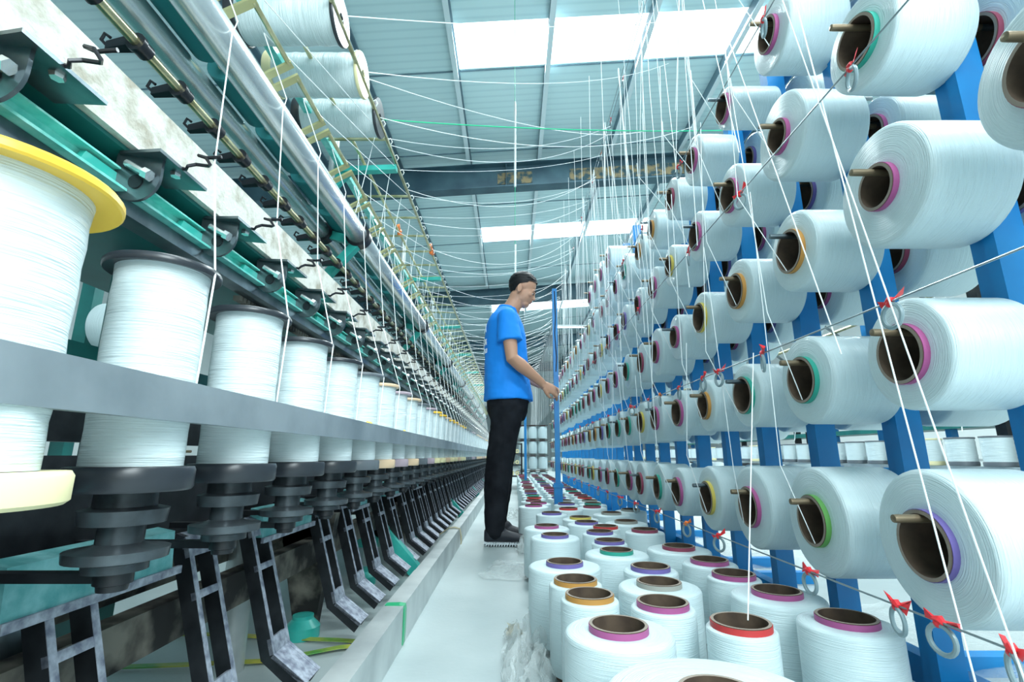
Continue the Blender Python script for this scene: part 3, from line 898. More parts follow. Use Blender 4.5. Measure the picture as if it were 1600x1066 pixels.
# green strap round the rail and its tail
def flat_loop(mb, x0, x1, z1, y0, y1, th, mi=0):
    mb.box(x1, x1 + th, y0, y1, .01, z1, mi); mb.box(x0 - th, x1 + th, y0, y1, z1, z1 + th, mi); mb.box(x0 - th, x0, y0, y1, .002, z1, mi)
t = thing('green_strap', 'glossy green strap looped over the aluminium floor rail', 'strap', (-.335, 1.53, 0))
mb = MB()
pth = [(-.0305, .002), (-.0305, .09), (-.026, .1065), (.014, .1075), (.029, .105), (.0315, .092), (.0315, .03), (.030, .004)]
for i in range(len(pth) - 1):
    a, b = pth[i], pth[i + 1]
    nrm = Vector((b[1] - a[1], -(b[0] - a[0]))).normalized() * -.003
    mb.hexa([(a[0], 0, a[1]), (a[0], .028, a[1]), (a[0] - nrm.x, .028, a[1] - nrm.y), (a[0] - nrm.x, 0, a[1] - nrm.y)],
            [(b[0], 0, b[1]), (b[0], .028, b[1]), (b[0] - nrm.x, .028, b[1] - nrm.y), (b[0] - nrm.x, 0, b[1] - nrm.y)])
mb.build('loop', M['green_strap'], t, 0)
for nme, pth in (('yellow_green_strap', [(-.375, 1.55, .004), (-.50, 1.56, .008), (-.66, 1.58, .006), (-.85, 1.60, .010), (-1.5, 1.60, .006)]), ('yellow_green_strap', [(-.375, 1.54, .004), (-.47, 1.50, .010), (-.62, 1.42, .006), (-.8, 1.38, .012), (-1.2, 1.36, .006)])):
    mb = MB()
    for i in range(len(pth) - 1):
        a, b = Vector(pth[i]), Vector(pth[i + 1])
        mb.hexa([a + Vector((0, -.008, -.002)), a + Vector((0, .008, 0)), a + Vector((0, .008, .003)), a + Vector((0, -.008, .001))], [b + Vector((0, -.008, -.002)), b + Vector((0, .008, 0)), b + Vector((0, .008, .003)), b + Vector((0, -.008, .001))])
    o = mb.build('packing_strap', M['yellow_strap'], None, 0)
    tag(o, 'yellow-green packing strap on the floor under the machine, %s one' % ('further' if pth[0][1] > 1.545 else 'nearer'), 'strap', 'packing straps on the floor')
mb = MB()
q = random.Random(3)
for i in range(9):
    a = q.uniform(-.01, .01)
    mb.tube([(-.03, a, .108), (0, a + q.uniform(-.01, .01), .112), (.031, a, .104), (.036 + q.uniform(0, .006), a + q.uniform(-.02, .02), .06), (.04, a + q.uniform(-.03, .03), .02)], .0022, 5)
mb.tube([(-.20, .10, .012), (-.10, .04, .06), (-.03, 0, .110)], .004, 6)
o = mb.build('frayed_rope', M['rope']); o.location = (-.335, 3.05, 0)
tag(o, 'frayed brown rope end tied over the aluminium floor rail', 'rope')

# ------------------------------------------------------------------ yarn strands
def sag(a, b, s_, n=14):
    a, b = Vector(a), Vector(b)
    return [a.lerp(b, i / n) - Vector((0, 0, s_ * 4 * (i / n) * (1 - i / n))) for i in range(n + 1)]
for i in range(44):
    yy = Y1 + (i + 1) * P
    ys = 1.60 + i * P
    yr = 2.62 + i * .30
    q = random.Random(i)
    top = 2.47
    # from the spool through the hook and over the roller, along the rail, across the aisle and down to the creel
    pts_ = [(SPX + .052, yy + .01, .60), (SPX + .062, yy + .0, .735), (-.455, .446 + (i + 1) * P + .022, .955), (-.512, .446 + (i + 1) * P + .10, 1.27)]
    pts_ += [(-.512, .446 + (i + 1) * P + .11, 1.31), (-.53, min(yy + .10, ys), 1.40), (-.462, ys, UZ)]
    cr = sag((-.462, ys, UZ + .004), (0.6, yr, top), q.uniform(.04, .10), 14)
    o = MB().tube(pts_ + cr + [(0.6, yr, top - .02), (.6 + q.uniform(-.01, .01), yr - .02, 1.9), (WX + q.uniform(-.01, .01), max(yr - .05, .5), 1.18)], .0012 if i < 12 else .0016, 5).build('yarn_strand', M['thread'])
    tag(o, 'white yarn strand from the machine spools across the aisle to the creel, %s strand along' % nth(i + 1), 'yarn strand', 'yarn strands crossing the aisle')
for i in range(26):
    q = random.Random(i + 50)
    ys = 1.64 + i * P * 1.55
    yr = 2.7 + i * .46
    cr = sag((-.462, ys, UZ + .004), (0.6, yr, 2.47 + q.uniform(-.02, .02)), q.uniform(.10, .20), 16)
    o = MB().tube(cr, .0013, 5).build('yarn_strand', M['thread'])
    tag(o, 'slack white yarn strand sagging over the aisle, %s slack one along' % nth(i + 1), 'yarn strand', 'slack yarn strands over the aisle')
for i in range(76):
    q = random.Random(i + 700)
    j = i // 2
    yy = 1.60 + j * P + (i % 2) * .1 + q.uniform(-.02, .02)
    x1, x2 = ((-.60, -.57) if i % 2 else (-.50, -.535))
    o = MB().tube([(x1, yy, UZ + .01), (x2, yy + q.uniform(-.06, .02), 1.33)], .0013 if i < 30 else .0017, 5).build('yarn_strand', M['thread'])
    tag(o, 'short white yarn strand between brass bars and steel roller, %s along' % nth(i + 1), 'yarn strand', 'yarn strands above the steel rollers')
# strands above: near left spools to the upper right
for i, (a, b, s_) in enumerate([((-.46, 1.10, 1.68), (1.2, 3.0, 3.65), .05), ((-.46, 1.30, 1.68), (1.2, 3.2, 3.45), .10), ((-.46, 1.30, 1.66), (1.1, 3.6, 3.15), .10), ((-.46, 1.5, 1.67), (1.0, 2.4, 2.30), .12)]):
    o = MB().tube(sag(a, b, s_), .0016, 5).build('yarn_strand', M['thread'])
    tag(o, 'white yarn strand rising from a take-up spool towards the roof, %s of four' % nth(i + 1), 'yarn strand', 'yarn strands rising to the roof')
# creel strands: each package to its ring, and bundles that drop from above
cnt = 0
for row in range(5):
    for k in range(0, 9):
        if row == 4 and k < 1: continue
        q = random.Random(row * 50 + k)
        yy = YCOL0 + DY * k
        z = ROWZ[row]
        zt_ = ROWZ[row] + .30
        a = (ROWX[row] - .012, yy + q.uniform(-.01, .03), z - .045)
        mid = (WX + q.uniform(-.02, .01), yy + q.uniform(-.05, .02), z + q.uniform(.10, .16))
        p2 = (WX + q.uniform(-.03, .02), yy + q.uniform(-.10, .06), z + q.uniform(.5, .9))
        if k == 0: continue
        o = MB().tube([a, mid, p2], .0011 if k < 3 else .0014, 5).build('yarn_strand', M['thread'])
        cnt += 1
        tag(o, 'thin white yarn rising from the %s-row creel package, %s column' % (ROWN[row], nth(k + 2)), 'yarn strand', 'yarn strands rising from creel packages')
for i in range(46):
    q = random.Random(i + 900)
    k = i // 5
    yy = 1.25 + .48 * k
    top = (.60 + q.uniform(-.01, .01), yy + .12 + q.uniform(-.02, .02), 2.55 + .1 * q.random())
    if i % 5 == 0: top = (.60, yy + .1, 3.4)
    bot = (WX + q.uniform(-.03, .01), yy + q.uniform(-.28, .30), q.uniform(.95, 1.7))
    o = MB().tube([top, tuple((Vector(top).lerp(Vector(bot), .5) + Vector((q.uniform(-.01, .01), q.uniform(-.03, .03), 0)))), bot], .0013 if k < 3 else .0018, 5).build('yarn_strand', M['thread'])
    tag(o, 'white yarn strand dropping from roof wires to the creel, %s along the aisle' % nth(i + 1), 'yarn strand', 'yarn strands dropping to the creel')
# near strands that cross the big packages
for i, (a, b, lab) in enumerate([((.59, .93, 1.75), (.575, .62, .25), 'long white strand hanging in front of the third-row pink package'),
                                 ((.58, .86, 1.75), (.60, .72, .22), 'long white strand falling past the purple-rimmed package to the floor packages'),
                                 ((.585, 1.15, 1.75), (.60, .88, .70), 'long white strand slanting across the second creel column'),
                                 ((.58, 1.16, .76), (.432, .995, .226), 'short white strand rising out of the red-rimmed floor package')]):
    o = MB().tube(sag(a, b, .0, 4), .0013, 6).build('yarn_strand', M['thread']); tag(o, lab, 'yarn strand')
# hanging cord with white tube, green cord
t = thing('hanging_cord', 'green cord with white plastic sleeves hanging straight down from the roof', 'cord', (0.03, 4.3, 0))
MB().tube([(0, 0, 5.6), (0, 0, 1.9)], .0025, 6).build('cord', M['green_cord'], t)
MB().tube([(0, 0, 4.0), (0, 0, 3.05)], .011, 10).build('sleeve', M['white_paint'], t)
MB().tube([(0, 0, 2.45), (0, 0, 1.9)], .009, 10).build('sleeve', M['white_paint'], t)
o = MB().tube(sag((-.462, 1.55, 1.70), (1.0, 1.95, 1.95), .02), .0022, 6).build('green_twine', M['green_cord'])
tag(o, 'green cord stretched across the aisle from the take-up spools to the creel', 'cord')
# roof-level wires over the creel that the strands drop from
for i, z in enumerate((2.50, 2.62)):
    o = MB().tube([(.60 + .02 * i, .8, z), (.60 + .02 * i, 14, z)], .0016, 6).build('overhead_wire', M['wire'])
    tag(o, '%s of two thin steel wires high over the creel front' % ('lower', 'upper')[i], 'wire', 'overhead wires above the creel')
for i, yy in enumerate([1.45, 1.62, 2.28, 2.62, 2.95, 3.3, 3.9, 4.5]):
    t = thing('yarn_guide_ring', 'grey guide ring tied with red tape to the high overhead wire, %s along' % nth(i + 1), 'guide ring', (.60, yy, 2.50), (0, 0, R.uniform(-.5, .5)), 'guide rings on the overhead wire')
    obj_of('ring', ring, t).location = (0, 0, -.004)
    obj_of('tape_tie', TIES[i % 5], t)
for i, (x, yy, z) in enumerate([(-.60, 2.42, UZ + .02), (-.462, 2.62, UZ + .0)]):
    o = obj_of('tape_tie', TIES[4]); o.location = (x, yy, z); o.scale = (2.2, 2.2, 2.2)
    tag(o, 'orange-red tape knot on the brass rails above the rollers, %s one' % ('inner', 'outer')[i], 'tape', 'tape knots on the brass rails')

# ------------------------------------------------------------------ plastic film on the floor
def film(name, cx, cy, w, d, h, label, seed, n=34, mt='film'):
    q = random.Random(seed)
    vs, fs = [], []
    ox = q.uniform(0, 50)
    for j in range(n):
        for i in range(n):
            u, v = i / (n - 1), j / (n - 1)
            p = Vector((u * 3 + ox, v * 3, 1.3))
            e = min(u, 1 - u, v, 1 - v) * 4
            zz = (abs(noise.noise(p * .9)) * 1.5 + abs(noise.noise(p * 2.6)) * .35) * h * min(1, e + .25) + .003
            x = (u - .5) * w * (1 + .35 * noise.noise(Vector((v * 3, ox, 0)))) + .02 * noise.noise(p * 4)
            y = (v - .5) * d * (1 + .35 * noise.noise(Vector((u * 3, ox, 9)))) + .02 * noise.noise(p * 4 + Vector((7, 0, 0)))
            vs.append((x, y, zz))
    for j in range(n - 1):
        for i in range(n - 1):
            a = j * n + i
            fs.append((a, a + 1, a + n + 1, a + n))
    o = MB().add(vs, fs).build(name, M[mt], None, 60)
    o.location = (cx, cy, 0)
    tag(o, label, 'plastic film')
    return o
film('plastic_film', 0.035, 1.42, .13, .40, .14, 'crumpled clear plastic film bunched against the fat purple-rimmed floor package', 1)
film('plastic_film', 0.03, 2.45, .30, .34, .035, 'thin sheet of clear plastic film on the floor in front of the black shoes', 2)
film('plastic_film', 0.08, 2.95, .10, .30, .08, 'clear plastic film tucked under the floor packages by the toes of the shoes', 5)
film('plastic_film', 0.02, 4.6, .12, .5, .05, 'clear plastic film lying along the aisle edge behind the worker', 6)
film('plastic_film', 1.35, 1.45, .7, .9, .05, 'wide sheet of plastic film spread on the floor behind the creel', 3)
film('plastic_film', 1.5, 2.9, .8, 1.0, .05, 'second sheet of plastic film on the floor behind the creel further along', 4)
o = film('lint_tuft', .005, 1.62, .035, .06, .03, 'small brown tuft of lint on the concrete beside the plastic film', 11, 12)
o.data.materials.clear(); o.data.materials.append(M['rope'])
q = random.Random(21)
for i in range(9):
    mb = MB(); mb.ellipsoid((0, 0, .003), .010, .005, .003, 8, 6)
    o = mb.build('leaf_scrap', M['litter']); o.location = (q.uniform(.95, 1.9), q.uniform(1.0, 3.0), 0); o.rotation_euler = (0, 0, q.uniform(0, 3))
    tag(o, 'small brown scrap on the concrete behind the creel, %s in order of distance' % nth(i + 1), 'scrap', 'brown scraps behind the creel')

# ------------------------------------------------------------------ background
# a second machine beyond the creel with its own row of spools
def far_machine(x0, ya, yb, label, ns, sp, zs, glabel, gname):
    t = thing('spooling_machine', label, 'machine', (x0, ya, 0))
    L = yb - ya
    MB().box(0, .5, 0, L, .30, .36).build('lower_rail', M['cast_black'], t, 0)
    MB().box(-.02, .02, 0, L, zs - .035, zs - .012).build('spool_rail', M['alu'], t, 0)
    MB().box(.1, .5, 0, L, .80, .86).build('upper_rail', M['teal_dark'], t, 0)
    MB().box(.1, .4, 0, L, 1.12, 1.16).build('roller_beam', M['cast_black'], t, 0)
    k = 0
    while k * 1.0 < L:
        MB().box(.22, .30, k, k + .07, 0, 1.6).build('upright', M['cast_black'] if k % 2 else M['blue_paint'], t, 0)
        MB().tube([(-.05, k + .3, 1.75), (.5, k + .3, 1.3)], .012, 6).build('brace', M['gun_metal'], t)
        k += 1
    for z in (.95, 1.05, 1.25, 1.42, 1.6, 1.75, 1.9):
        MB().tube([(.0 + z * .1, 0, z), (.0 + z * .1, L, z)], .014, 8).build('guide_rail', M['gun_metal'] if z < 1.3 or z > 1.7 else M['brass'], t)
    for i in range(ns):
        spool('grey' if i % 5 else 'cream', (x0 - .0, ya + .15 + i * sp, zs - .0115), (0, 0, 0), glabel % nth(i + 1), gname, .075, .072, .17)
    return t
far_machine(2.75, 2.0, 13.0, 'dark spooling machine standing beyond the creel with a row of white spools', 46, .235, .47, 'white spool on the machine beyond the creel, %s along', 'spools on the machine beyond the creel')
far_machine(4.6, 1.5, 14.0, 'second dark machine row further beyond the creel near the pale wall', 0, 1, .5, '', '')
# tangle of white threads over the far machine
for i in range(16):
    q = random.Random(i + 300)
    yy = 2.4 + i * .6
    o = MB().tube(sag((2.7, yy, .66), (3.0 + q.uniform(-.2, .3), yy + q.uniform(-.4, .4), 1.75), .02, 5), .003, 5).build('yarn_strand', M['thread'])
    tag(o, 'white yarn strand on the machine beyond the creel, %s along' % nth(i + 1), 'yarn strand', 'yarn strands on the machine beyond the creel')
# packages on another creel seen through the twisting machine
t = thing('creel_stand', 'dark creel stand with white packages seen through the twisting machine', 'creel', (-1.9, 0.3, 0))
for k in range(8):
    MB().box(-.03, .03, k * .6, k * .6 + .05, 0, 1.5).build('post', M['teal_dark'], t, 0)
MB().box(-.02, .02, 0, 4.3, .62, .65).build('rail', M['teal_dark'], t, 0)
MB().box(-.02, .02, 0, 4.3, .92, .95).build('rail', M['teal_dark'], t, 0)
for i in range(10):
    z = (.50, .78, 1.08)[i % 3]
    p = obj_of('peg', PEG, t); p.location = (.03, .25 + i * .32, z + .0392); p.rotation_euler = (0, 0, -.0)
    package(.11, .17, ['pink', 'maroon', 'grey'][i % 3], (-1.75, .55 + i * .32, z), (0, PI / 2, 0), 'white yarn package seen through the twisting machine, %s along the far stand' % nth(i + 1), 'packages on the stand behind the machine')
# stacked packages with card sheets far down the aisle
for lv in range(4):
    for k in range(3):
        package(.085, .22, 'maroon', (.20 + k * .175, 9.1, .115 + .0145 + lv * .265), (0, PI, 0), 'wrapped white package in the pallet stack down the aisle, tier %s, column %s' % (('one', 'two', 'three', 'four')[lv], ('one', 'two', 'three')[k]), 'packages stacked down the aisle')
    if lv < 3 or True:
        o = MB().box(.10, .65, 9.0, 9.2, .2545 + lv * .265, .2595 + lv * .265 + .004).build('card_sheet', M['pallet_sheet'], None, 0)
        tag(o, 'dark card sheet between stacked packages down the aisle, %s from the floor' % nth(lv + 1), 'card sheet', 'card sheets in the pallet stack')
t = thing('bobbin_trolley', 'dark trolley with pale yellow bobbin ends far down the aisle', 'trolley', (.06, 8.3, 0))
mb = MB()
for x in (-.12, .10):
    for yy in (0, .3): mb.box(x - .01, x + .01, yy, yy + .02, 0, .72)
for z in (.18, .36, .54, .70): mb.box(-.12, .10, 0, .32, z, z + .015)
mb.build('frame', M['cast_black'], t, 0)
for i in range(6):
    x, z = -.055 + .08 * (i % 2), .24 + .175 * (i // 2)
    MB().lathe([(.012, 0), (.034, 0), (.034, .28), (.012, .28)], 16, Matrix.Translation((x, -.01, z)) @ Matrix.Rotation(-PI / 2, 4, 'X'), closed=True).build('bobbin_end', M['cream_plastic'], t)
# fluorescent lamp
t = thing('ceiling_lamp', 'long white fluorescent lamp hanging below the roof over the creel', 'lamp', (2.3, 15.5, 4.6))
MB().box(-.9, .9, -.06, .06, 0, .05).build('housing', M['white_paint'], t, 0)
MB().tube([(-.85, 0, -.02), (.85, 0, -.02)], .018, 10).build('tube', M['skylight'], t)
MB().tube([(-.6, 0, .05), (-.6, 0, 1.1)], .006, 6).build('hanger', M['wire'], t)
MB().tube([(.6, 0, .05), (.6, 0, 1.1)], .006, 6).build('hanger', M['wire'], t)

# ------------------------------------------------------------------ the worker
PYC = 3.2
wk = thing('person', 'person in bright blue t-shirt and black trousers standing sideways, reaching for the blue pole', 'person', (-.04, PYC, 0))
OX = .04     # part coordinates below are world x minus the empty's x
def wpart(mb, name, mt, voxel=None, smooth=True, wrinkle=None, smooth_it=0, parent=None):
    vs = [(v[0] + OX, v[1] - PYC, v[2]) for v in mb.v]
    mb.v = vs
    o = mb.build(name, mt, parent or wk, 60)
    if voxel:
        md = o.modifiers.new('merge', 'REMESH'); md.mode = 'VOXEL'; md.voxel_size = voxel; md.use_smooth_shade = True
        if smooth_it:
            ms2 = o.modifiers.new('soften', 'SMOOTH'); ms2.factor = .5; ms2.iterations = smooth_it
    if wrinkle:
        tx = bpy.data.textures.new(name + '_folds', 'CLOUDS'); tx.noise_scale = wrinkle[1]
        dm = o.modifiers.new('folds', 'DISPLACE'); dm.texture = tx; dm.strength = wrinkle[0]; dm.mid_level = .5
    return o
def limb(mb, pts, rad, n=18):
    """ellipses normal to the path; rad = list of (in-plane, across)"""
    P3 = [Vector(p) for p in pts]
    secs_ = []
    for i, p in enumerate(P3):
        d = (P3[min(i + 1, len(P3) - 1)] - P3[max(i - 1, 0)]).normalized()
        b = Vector((0, 1, 0)) - d * d.y
        b.normalize()
        a = d.cross(b)
        ra, rb = rad[i] if isinstance(rad[i], tuple) else (rad[i], rad[i])
        secs_.append((p, a * ra, b * rb))
    mb.loft(secs_, n)
    for e in (0, -1):
        ra, rb = rad[e] if isinstance(rad[e], tuple) else (rad[e], rad[e])
        mb.ellipsoid(P3[e], (ra + rb) / 2 * .97, (ra + rb) / 2 * .97, (ra + rb) / 2 * .97, 14, 10)
H = Vector((0, 0, 0))
# --- body (one continuous skin)
b = MB()
HM = Matrix.Translation((.062, PYC, 1.605)) @ Matrix.Rotation(math.radians(24), 4, 'Y')     # head frame, face along +x, bowed
def hp(x, y, z): return HM @ Vector((x, y, z))
b.ellipsoid((-.012, 0, .055), .094, .075, .088, 28, 18, HM)        # cranium
b.ellipsoid((.028, 0, -.005), .064, .061, .092, 28, 18, HM)        # face
b.ellipsoid((.050, 0, -.068), .036, .040, .030, 20, 12, HM)        # chin
b.ellipsoid((.012, 0, -.045), .058, .056, .042, 20, 12, HM)        # jaw
b.ellipsoid((.080, 0, .030), .014, .046, .014, 16, 10, HM)         # brow
b.loft([(hp(.084, 0, .026), HM.to_3x3() @ Vector((.006, 0, 0)), HM.to_3x3() @ Vector((0, .007, 0))),
        (hp(.094, 0, .004), HM.to_3x3() @ Vector((.009, 0, 0)), HM.to_3x3() @ Vector((0, .010, 0))),
        (hp(.100, 0, -.014), HM.to_3x3() @ Vector((.012, 0, 0)), HM.to_3x3() @ Vector((0, .015, 0))),
        (hp(.094, 0, -.022), HM.to_3x3() @ Vector((.008, 0, 0)), HM.to_3x3() @ Vector((0, .012, 0)))], 14)
b.ellipsoid((.086, 0, -.036), .009, .022, .006, 12, 8, HM); b.ellipsoid((.083, 0, -.047), .009, .020, .006, 12, 8, HM)
for sgn in (-1, 1):
    b.ellipsoid((.055, sgn * .038, -.004), .026, .020, .022, 14, 10, HM)     # cheek
    em = HM @ Matrix.Translation((-.012, sgn * .074, .0)) @ Matrix.Rotation(sgn * -.35, 4, 'Z') @ Matrix.Rotation(-.15, 4, 'Y')
    b.loft([(em @ Vector((0, 0, 0)), em.to_3x3() @ Vector((.017, 0, 0)), em.to_3x3() @ Vector((0, 0, .030))), (em @ Vector((-.003, sgn * .012, 0)), em.to_3x3() @ Vector((.018, 0, 0)), em.to_3x3() @ Vector((0, 0, .033)))], 16)
limb(b, [(-.035, PYC, 1.40), (-.015, PYC, 1.47), (.022, PYC, 1.535), (.040, PYC, 1.575)], [(.075, .09), (.060, .062), (.054, .054), (.056, .056)], 22)
b.loft([((-.03, PYC, .86), (.105, 0, 0), (0, .15, 0)), ((-.04, PYC, 1.05), (.10, 0, 0), (0, .14, 0)), ((-.04, PYC, 1.25), (.11, 0, 0), (0, .16, 0)), ((-.045, PYC, 1.38), (.09, 0, 0), (0, .17, 0)), ((-.04, PYC, 1.44), (.06, 0, 0), (0, .10, 0))], 24)
def arm(mb, sy, sh, el, wr):
    sh, el, wr = Vector(sh), Vector(el), Vector(wr)
    limb(mb, [sh, sh.lerp(el, .35), sh.lerp(el, .75), el, el.lerp(wr, .28), el.lerp(wr, .65), wr], [.050, .048, .042, .040, (.043, .040), (.034, .031), (.027, .022)], 18)
def hand(mb, wr, d, up, sy):
    """palm + fingers: d = direction of the hand, up = back-of-hand normal, thumb on the side towards 'th'"""
    wr, d, up = Vector(wr), Vector(d).normalized(), Vector(up)
    up = (up - d * up.dot(d)).normalized()
    sd = d.cross(up).normalized()
    C = lambda a, s_, u: wr + d * a + sd * s_ + up * u
    mb.loft([(C(-.01, 0, 0), sd * .025, up * .019), (C(.02, 0, 0), sd * .034, up * .018), (C(.06, 0, 0), sd * .041, up * .015), (C(.088, 0, -.002), sd * .040, up * .011)], 18)
    for j, (s_, ln) in enumerate(((.030, .070), (.010, .078), (-.011, .072), (-.030, .056))):
        c1, c2, c3 = .30 + .12 * j, .85 + .16 * j, 1.35 + .16 * j
        p = C(.082, s_, -.001)
        pts_ = [C(.060, s_ * .9, 0), p]
        for ang, fr in ((c1, .45), (c2, .32), (c3, .23)):
            p = p + (d * math.cos(ang) - up * math.sin(ang)) * ln * fr
            pts_.append(p.copy())
        mb.tube(pts_, [.0095, .0095, .0088, .0080, .0062], 10)
        mb.ellipsoid(pts_[-1], .0062, .0062, .0062, 8, 6)
    p0 = C(.012, .026, -.004)
    th = [p0, C(.040, .044, -.014), C(.066, .048, -.026), C(.086, .040, -.034)]
    mb.tube(th, [.013, .0115, .0098, .0070], 10)
    mb.ellipsoid(th[-1], .007, .007, .007, 8, 6)
SHR, ELR, WRR = (-.030, PYC - .185, 1.375), (.000, PYC - .225, 1.105), (.190, PYC - .135, .960)
SHL, ELL, WRL = (-.030, PYC + .185, 1.375), (.010, PYC + .225, 1.11), (.195, PYC + .12, .985)
arm(b, -1, SHR, ELR, WRR); arm(b, 1, SHL, ELL, WRL)
hand(b, Vector(WRR) + Vector((.006, .003, -.006)), (.80, .32, -.38), (.10, -.80, .58), -1)
hand(b, Vector(WRL) + Vector((.006, -.003, -.004)), (.90, -.15, -.35), (.2, .6, .7), 1)
for sy in (-1, 1):
    limb(b, [(-.03, PYC + sy * .08, .88), (-.085, PYC + sy * .085, .48), (-.105, PYC + sy * .09, .09)], [.07, .045, .035], 16)
body = wpart(b, 'body', M['skin'], .0046, smooth_it=3)
# --- face details
f = MB()
for sgn in (-1, 1):
    f.ellipsoid((.0785, sgn * .030, .010), .007, .012, .003, 12, 8, HM, 0)
    f.ellipsoid((.0865, sgn * .029, .009), .0035, .006, .0042, 10, 6, HM, 1)
wpart(f, 'eyes', [M['eye_white'], M['hair']])
f = MB()
for sgn in (-1, 1):
    f.tube([hp(.090, sgn * .016, .030), hp(.090, sgn * .032, .035), hp(.078, sgn * .050, .030)], [.0025, .0035, .002], 8)
wpart(f, 'eyebrows', M['hair'])
f = MB(); f.ellipsoid((.0925, 0, -.0365), .0045, .019, .0040, 12, 8, HM); f.ellipsoid((.0895, 0, -.0465), .0045, .016, .0045, 12, 8, HM)
wpart(f, 'lips', M['lip'])
# --- hair: a shell over the cranium, cut by a hairline
f = MB()
n1, n2 = 56, 40
vs, fs = [], []
idx = {}
def hairpt(t_, a_, off):
    d = Vector((math.sin(t_) * math.cos(a_), math.sin(t_) * math.sin(a_), math.cos(t_)))
    nz_ = noise.noise(d * 9) * .004 + noise.noise(d * 22) * .003
    k_ = 1 + max(0, d.x) * .03
    return Vector((-.012 + d.x * (.098 + off + nz_) * k_, d.y * (.079 + off + nz_), .056 + d.z * (.093 + off + nz_ + max(0, d.x) * .006)))
def hairlim(a_):
    c_ = math.cos(a_)
    if c_ > .35: return 1.12 + .40 * (1 - c_)
    if c_ > -.15: return 1.50 + .70 * (.35 - c_)
    return 1.85 + .95 * min(1, (-.15 - c_) * 2.2)
for off in (0, -.012):
    for i in range(n2 + 1):
        for j in range(n1):
            a_ = 2 * PI * j / n1
            t_ = hairlim(a_) * i / n2
            vs.append(HM @ hairpt(t_, a_, off))
N = (n2 + 1) * n1
for i in range(n2):
    for j in range(n1):
        j2 = (j + 1) % n1
        fs.append((i * n1 + j, (i + 1) * n1 + j, (i + 1) * n1 + j2, i * n1 + j2))
        fs.append((N + i * n1 + j, N + i * n1 + j2, N + (i + 1) * n1 + j2, N + (i + 1) * n1 + j))
for j in range(n1):
    j2 = (j + 1) % n1
    fs.append((n2 * n1 + j, N + n2 * n1 + j, N + n2 * n1 + j2, n2 * n1 + j2))
f.add(vs, fs)
wpart(f, 'hair', M['hair'])
# --- t-shirt
sl = MB()
TS = [(.862, -.022, .160, .182), (.90, -.024, .158, .180), (1.0, -.034, .148, .172), (1.10, -.038, .143, .170), (1.2, -.040, .140, .176), (1.3, -.044, .136, .190), (1.37, -.048, .122, .198), (1.42, -.048, .100, .175), (1.455, -.044, .080, .125), (1.485, -.034, .070, .085)]
sl.loft([((cx, PYC, z), (rx, 0, 0), (0, ry, 0)) for z, cx, rx, ry in TS], 40)
for S_, E_ in ((SHR, ELR), (SHL, ELL)):
    S_, E_ = Vector(S_), Vector(E_)
    sl.ellipsoid(S_, .066, .064, .064, 18, 12)
    dd = (E_ - S_).normalized(); bb = (Vector((0, 1, 0)) - dd * dd.y).normalized(); aa = dd.cross(bb)
    sl.loft([(S_, aa * .066, bb * .062), (S_.lerp(E_, .25), aa * .070, bb * .060), (S_.lerp(E_, .45), aa * .076, bb * .060), (S_.lerp(E_, .60), aa * .080, bb * .061)], 24)
shirt = wpart(sl, 't_shirt', M['shirt'], .008, smooth_it=2, wrinkle=(.010, .09))
f = MB()
f.loft([((-.034, PYC, 1.478), (.066, 0, -.012), (0, .072, 0)), ((-.028, PYC, 1.496), (.062, 0, -.012), (0, .066, 0))], 30)
wpart(f, 'collar', M['shirt'])
# print on the back of the shirt
f = MB()
def onback(u, z):
    """u = arc position round the back, from the spine towards the worker's right side"""
    for i in range(len(TS) - 1):
        if TS[i][0] <= z <= TS[i + 1][0]:
            t_ = (z - TS[i][0]) / (TS[i + 1][0] - TS[i][0]); cx = TS[i][1] * (1 - t_) + TS[i + 1][1] * t_
            rx = TS[i][2] * (1 - t_) + TS[i + 1][2] * t_; ry = TS[i][3] * (1 - t_) + TS[i + 1][3] * t_
    a_ = PI + u / .16
    return Vector((cx + (rx + .007) * math.cos(a_), PYC + (ry + .007) * math.sin(a_), z))
def stroke(u0, z0, u1, z1, w=.0065):
    L_ = math.hypot(u1 - u0, z1 - z0); nu, nz2 = -(z1 - z0) / L_ * w / 2, (u1 - u0) / L_ * w / 2
    K = 4
    for k_ in range(K):
        a_, b_2 = k_ / K, (k_ + 1) / K
        q_ = [(u0 + (u1 - u0) * t_ + s_ * nu, z0 + (z1 - z0) * t_ + s_ * nz2) for t_, s_ in ((a_, -1), (b_2, -1), (b_2, 1), (a_, 1))]
        o1 = [onback(*p) for p in q_]
        o2 = [p + (p - Vector((-.04, PYC, p.z))).normalized() * .002 for p in o1]
        f.hexa(o1, o2)
def glyph_grid(u, z, s_):
    for st in ((.0, 1, .35, .75), (.35, .95, .3, 0.45), (.2, .78, .95, .78), (.25, .62, .85, .62), (.25, .46, .9, .46), (.58, .78, .58, .0), (.0, .30, 1, .30), (.5, .28, .05, .02), (.62, .28, 1.0, .02)):
        stroke(u + st[0] * s_, z + st[1] * s_, u + st[2] * s_, z + st[3] * s_, s_ * .11)
glyph_grid(.050, 1.215, .046); glyph_grid(-.007, 1.215, .046); glyph_grid(-.064, 1.215, .046)
stroke(.06, 1.36, .045, 1.30, .006); stroke(.06, 1.36, .083, 1.30, .006)
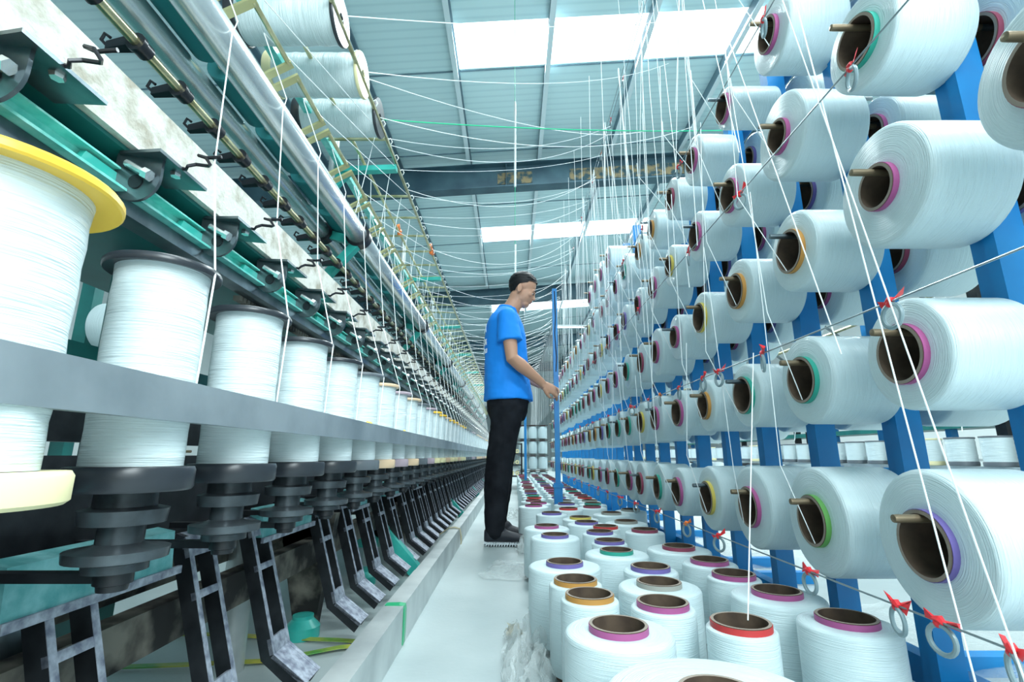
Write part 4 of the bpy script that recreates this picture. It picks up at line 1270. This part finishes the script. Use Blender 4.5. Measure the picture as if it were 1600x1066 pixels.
for i_, segs_ in enumerate(('abc', 'abcfg', 'abcdefg', 'acdfg', 'abcdef')):
    u0, z0, w_, h_ = .0 + i_ * .021, 1.165, .013, .024
    S7 = {'a': (0, 1, 1, 1), 'b': (1, 1, 1, .5), 'c': (1, .5, 1, 0), 'd': (0, 0, 1, 0), 'e': (0, 0, 0, .5), 'f': (0, .5, 0, 1), 'g': (0, .5, 1, .5)}
    for c_ in segs_:
        a_ = S7[c_]; stroke(u0 + a_[0] * w_, z0 + a_[1] * h_, u0 + a_[2] * w_, z0 + a_[3] * h_, .004)
wpart(f, 'shirt_print', M['white_print'])
# --- trousers
tr = MB()
tr.loft([((-.03, PYC, .74), (.108, 0, 0), (0, .155, 0)), ((-.03, PYC, .80), (.130, 0, 0), (0, .172, 0)), ((-.025, PYC, .87), (.140, 0, 0), (0, .168, 0)), ((-.025, PYC, .93), (.128, 0, 0), (0, .155, 0))], 30)
for sy, fx in ((-1, 0), (1, .012)):
    limb(tr, [(-.030, PYC + sy * .085, .82), (-.048, PYC + sy * .088, .66), (-.082 + fx, PYC + sy * .09, .47), (-.092 + fx, PYC + sy * .092, .32), (-.104 + fx, PYC + sy * .095, .14), (-.098 + fx, PYC + sy * .095, .085)],
         [(.110, .088), (.090, .078), (.080, .068), (.078, .066), (.060, .056), (.058, .054)], 22)
wpart(tr, 'trousers', M['trousers'], .008, smooth_it=2, wrinkle=(.014, .07))
# --- shoes
for sy, fx, dz in ((-1, 0, 0), (1, .035, 0)):
    s2 = MB()
    cy = PYC + sy * .095
    x0 = -.165 + fx
    sec = [(0.0, .022, .030, .066), (.02, .034, .040, .088), (.07, .036, .042, .092), (.12, .038, .043, .074), (.17, .042, .044, .056), (.22, .040, .042, .046), (.255, .030, .032, .034), (.268, .014, .02, .022)]
    s2.loft([((x0 + t_, cy, .022 + h_ / 2), (0, w_, 0), (0, 0, h_ / 2)) for t_, w_, w2, h_ in sec], 20)
    s2.ellipsoid((x0 + .075, cy, .085), .055, .040, .040, 16, 10)
    sh = wpart(s2, 'shoe', M['shoe'], .005, smooth_it=3)
    s3 = MB()
    s3.loft([((x0 + t_, cy, .014 + (.004 if t_ < .02 or t_ > .25 else 0)), (0, w2 * 1.04, 0), (0, 0, .0135)) for t_, w_, w2, h_ in sec], 4)
    for k_ in range(16):
        t_ = .012 + k_ * .0155
        w2 = .043 if .03 < t_ < .22 else .034
        s3.bar((x0 + t_, cy - w2 - .001, .004), (x0 + t_ + .006, cy - w2 - .001, .026), .005, .005, up=(0, 1, 0))
    s3.v = [(v[0] + OX, v[1] - PYC, v[2]) for v in s3.v]
    s3.build('sole', M['sole'], sh, 0)
    s4 = MB()
    for k_ in range(4):
        t_ = .115 + k_ * .018
        s4.tube([(x0 + t_, cy - .030, .080 - k_ * .006), (x0 + t_ + .004, cy, .094 - k_ * .008), (x0 + t_, cy + .030, .080 - k_ * .006)], .0028, 6)
    s4.v = [(v[0] + OX, v[1] - PYC, v[2]) for v in s4.v]
    s4.build('laces', M['grey_plastic'], sh)
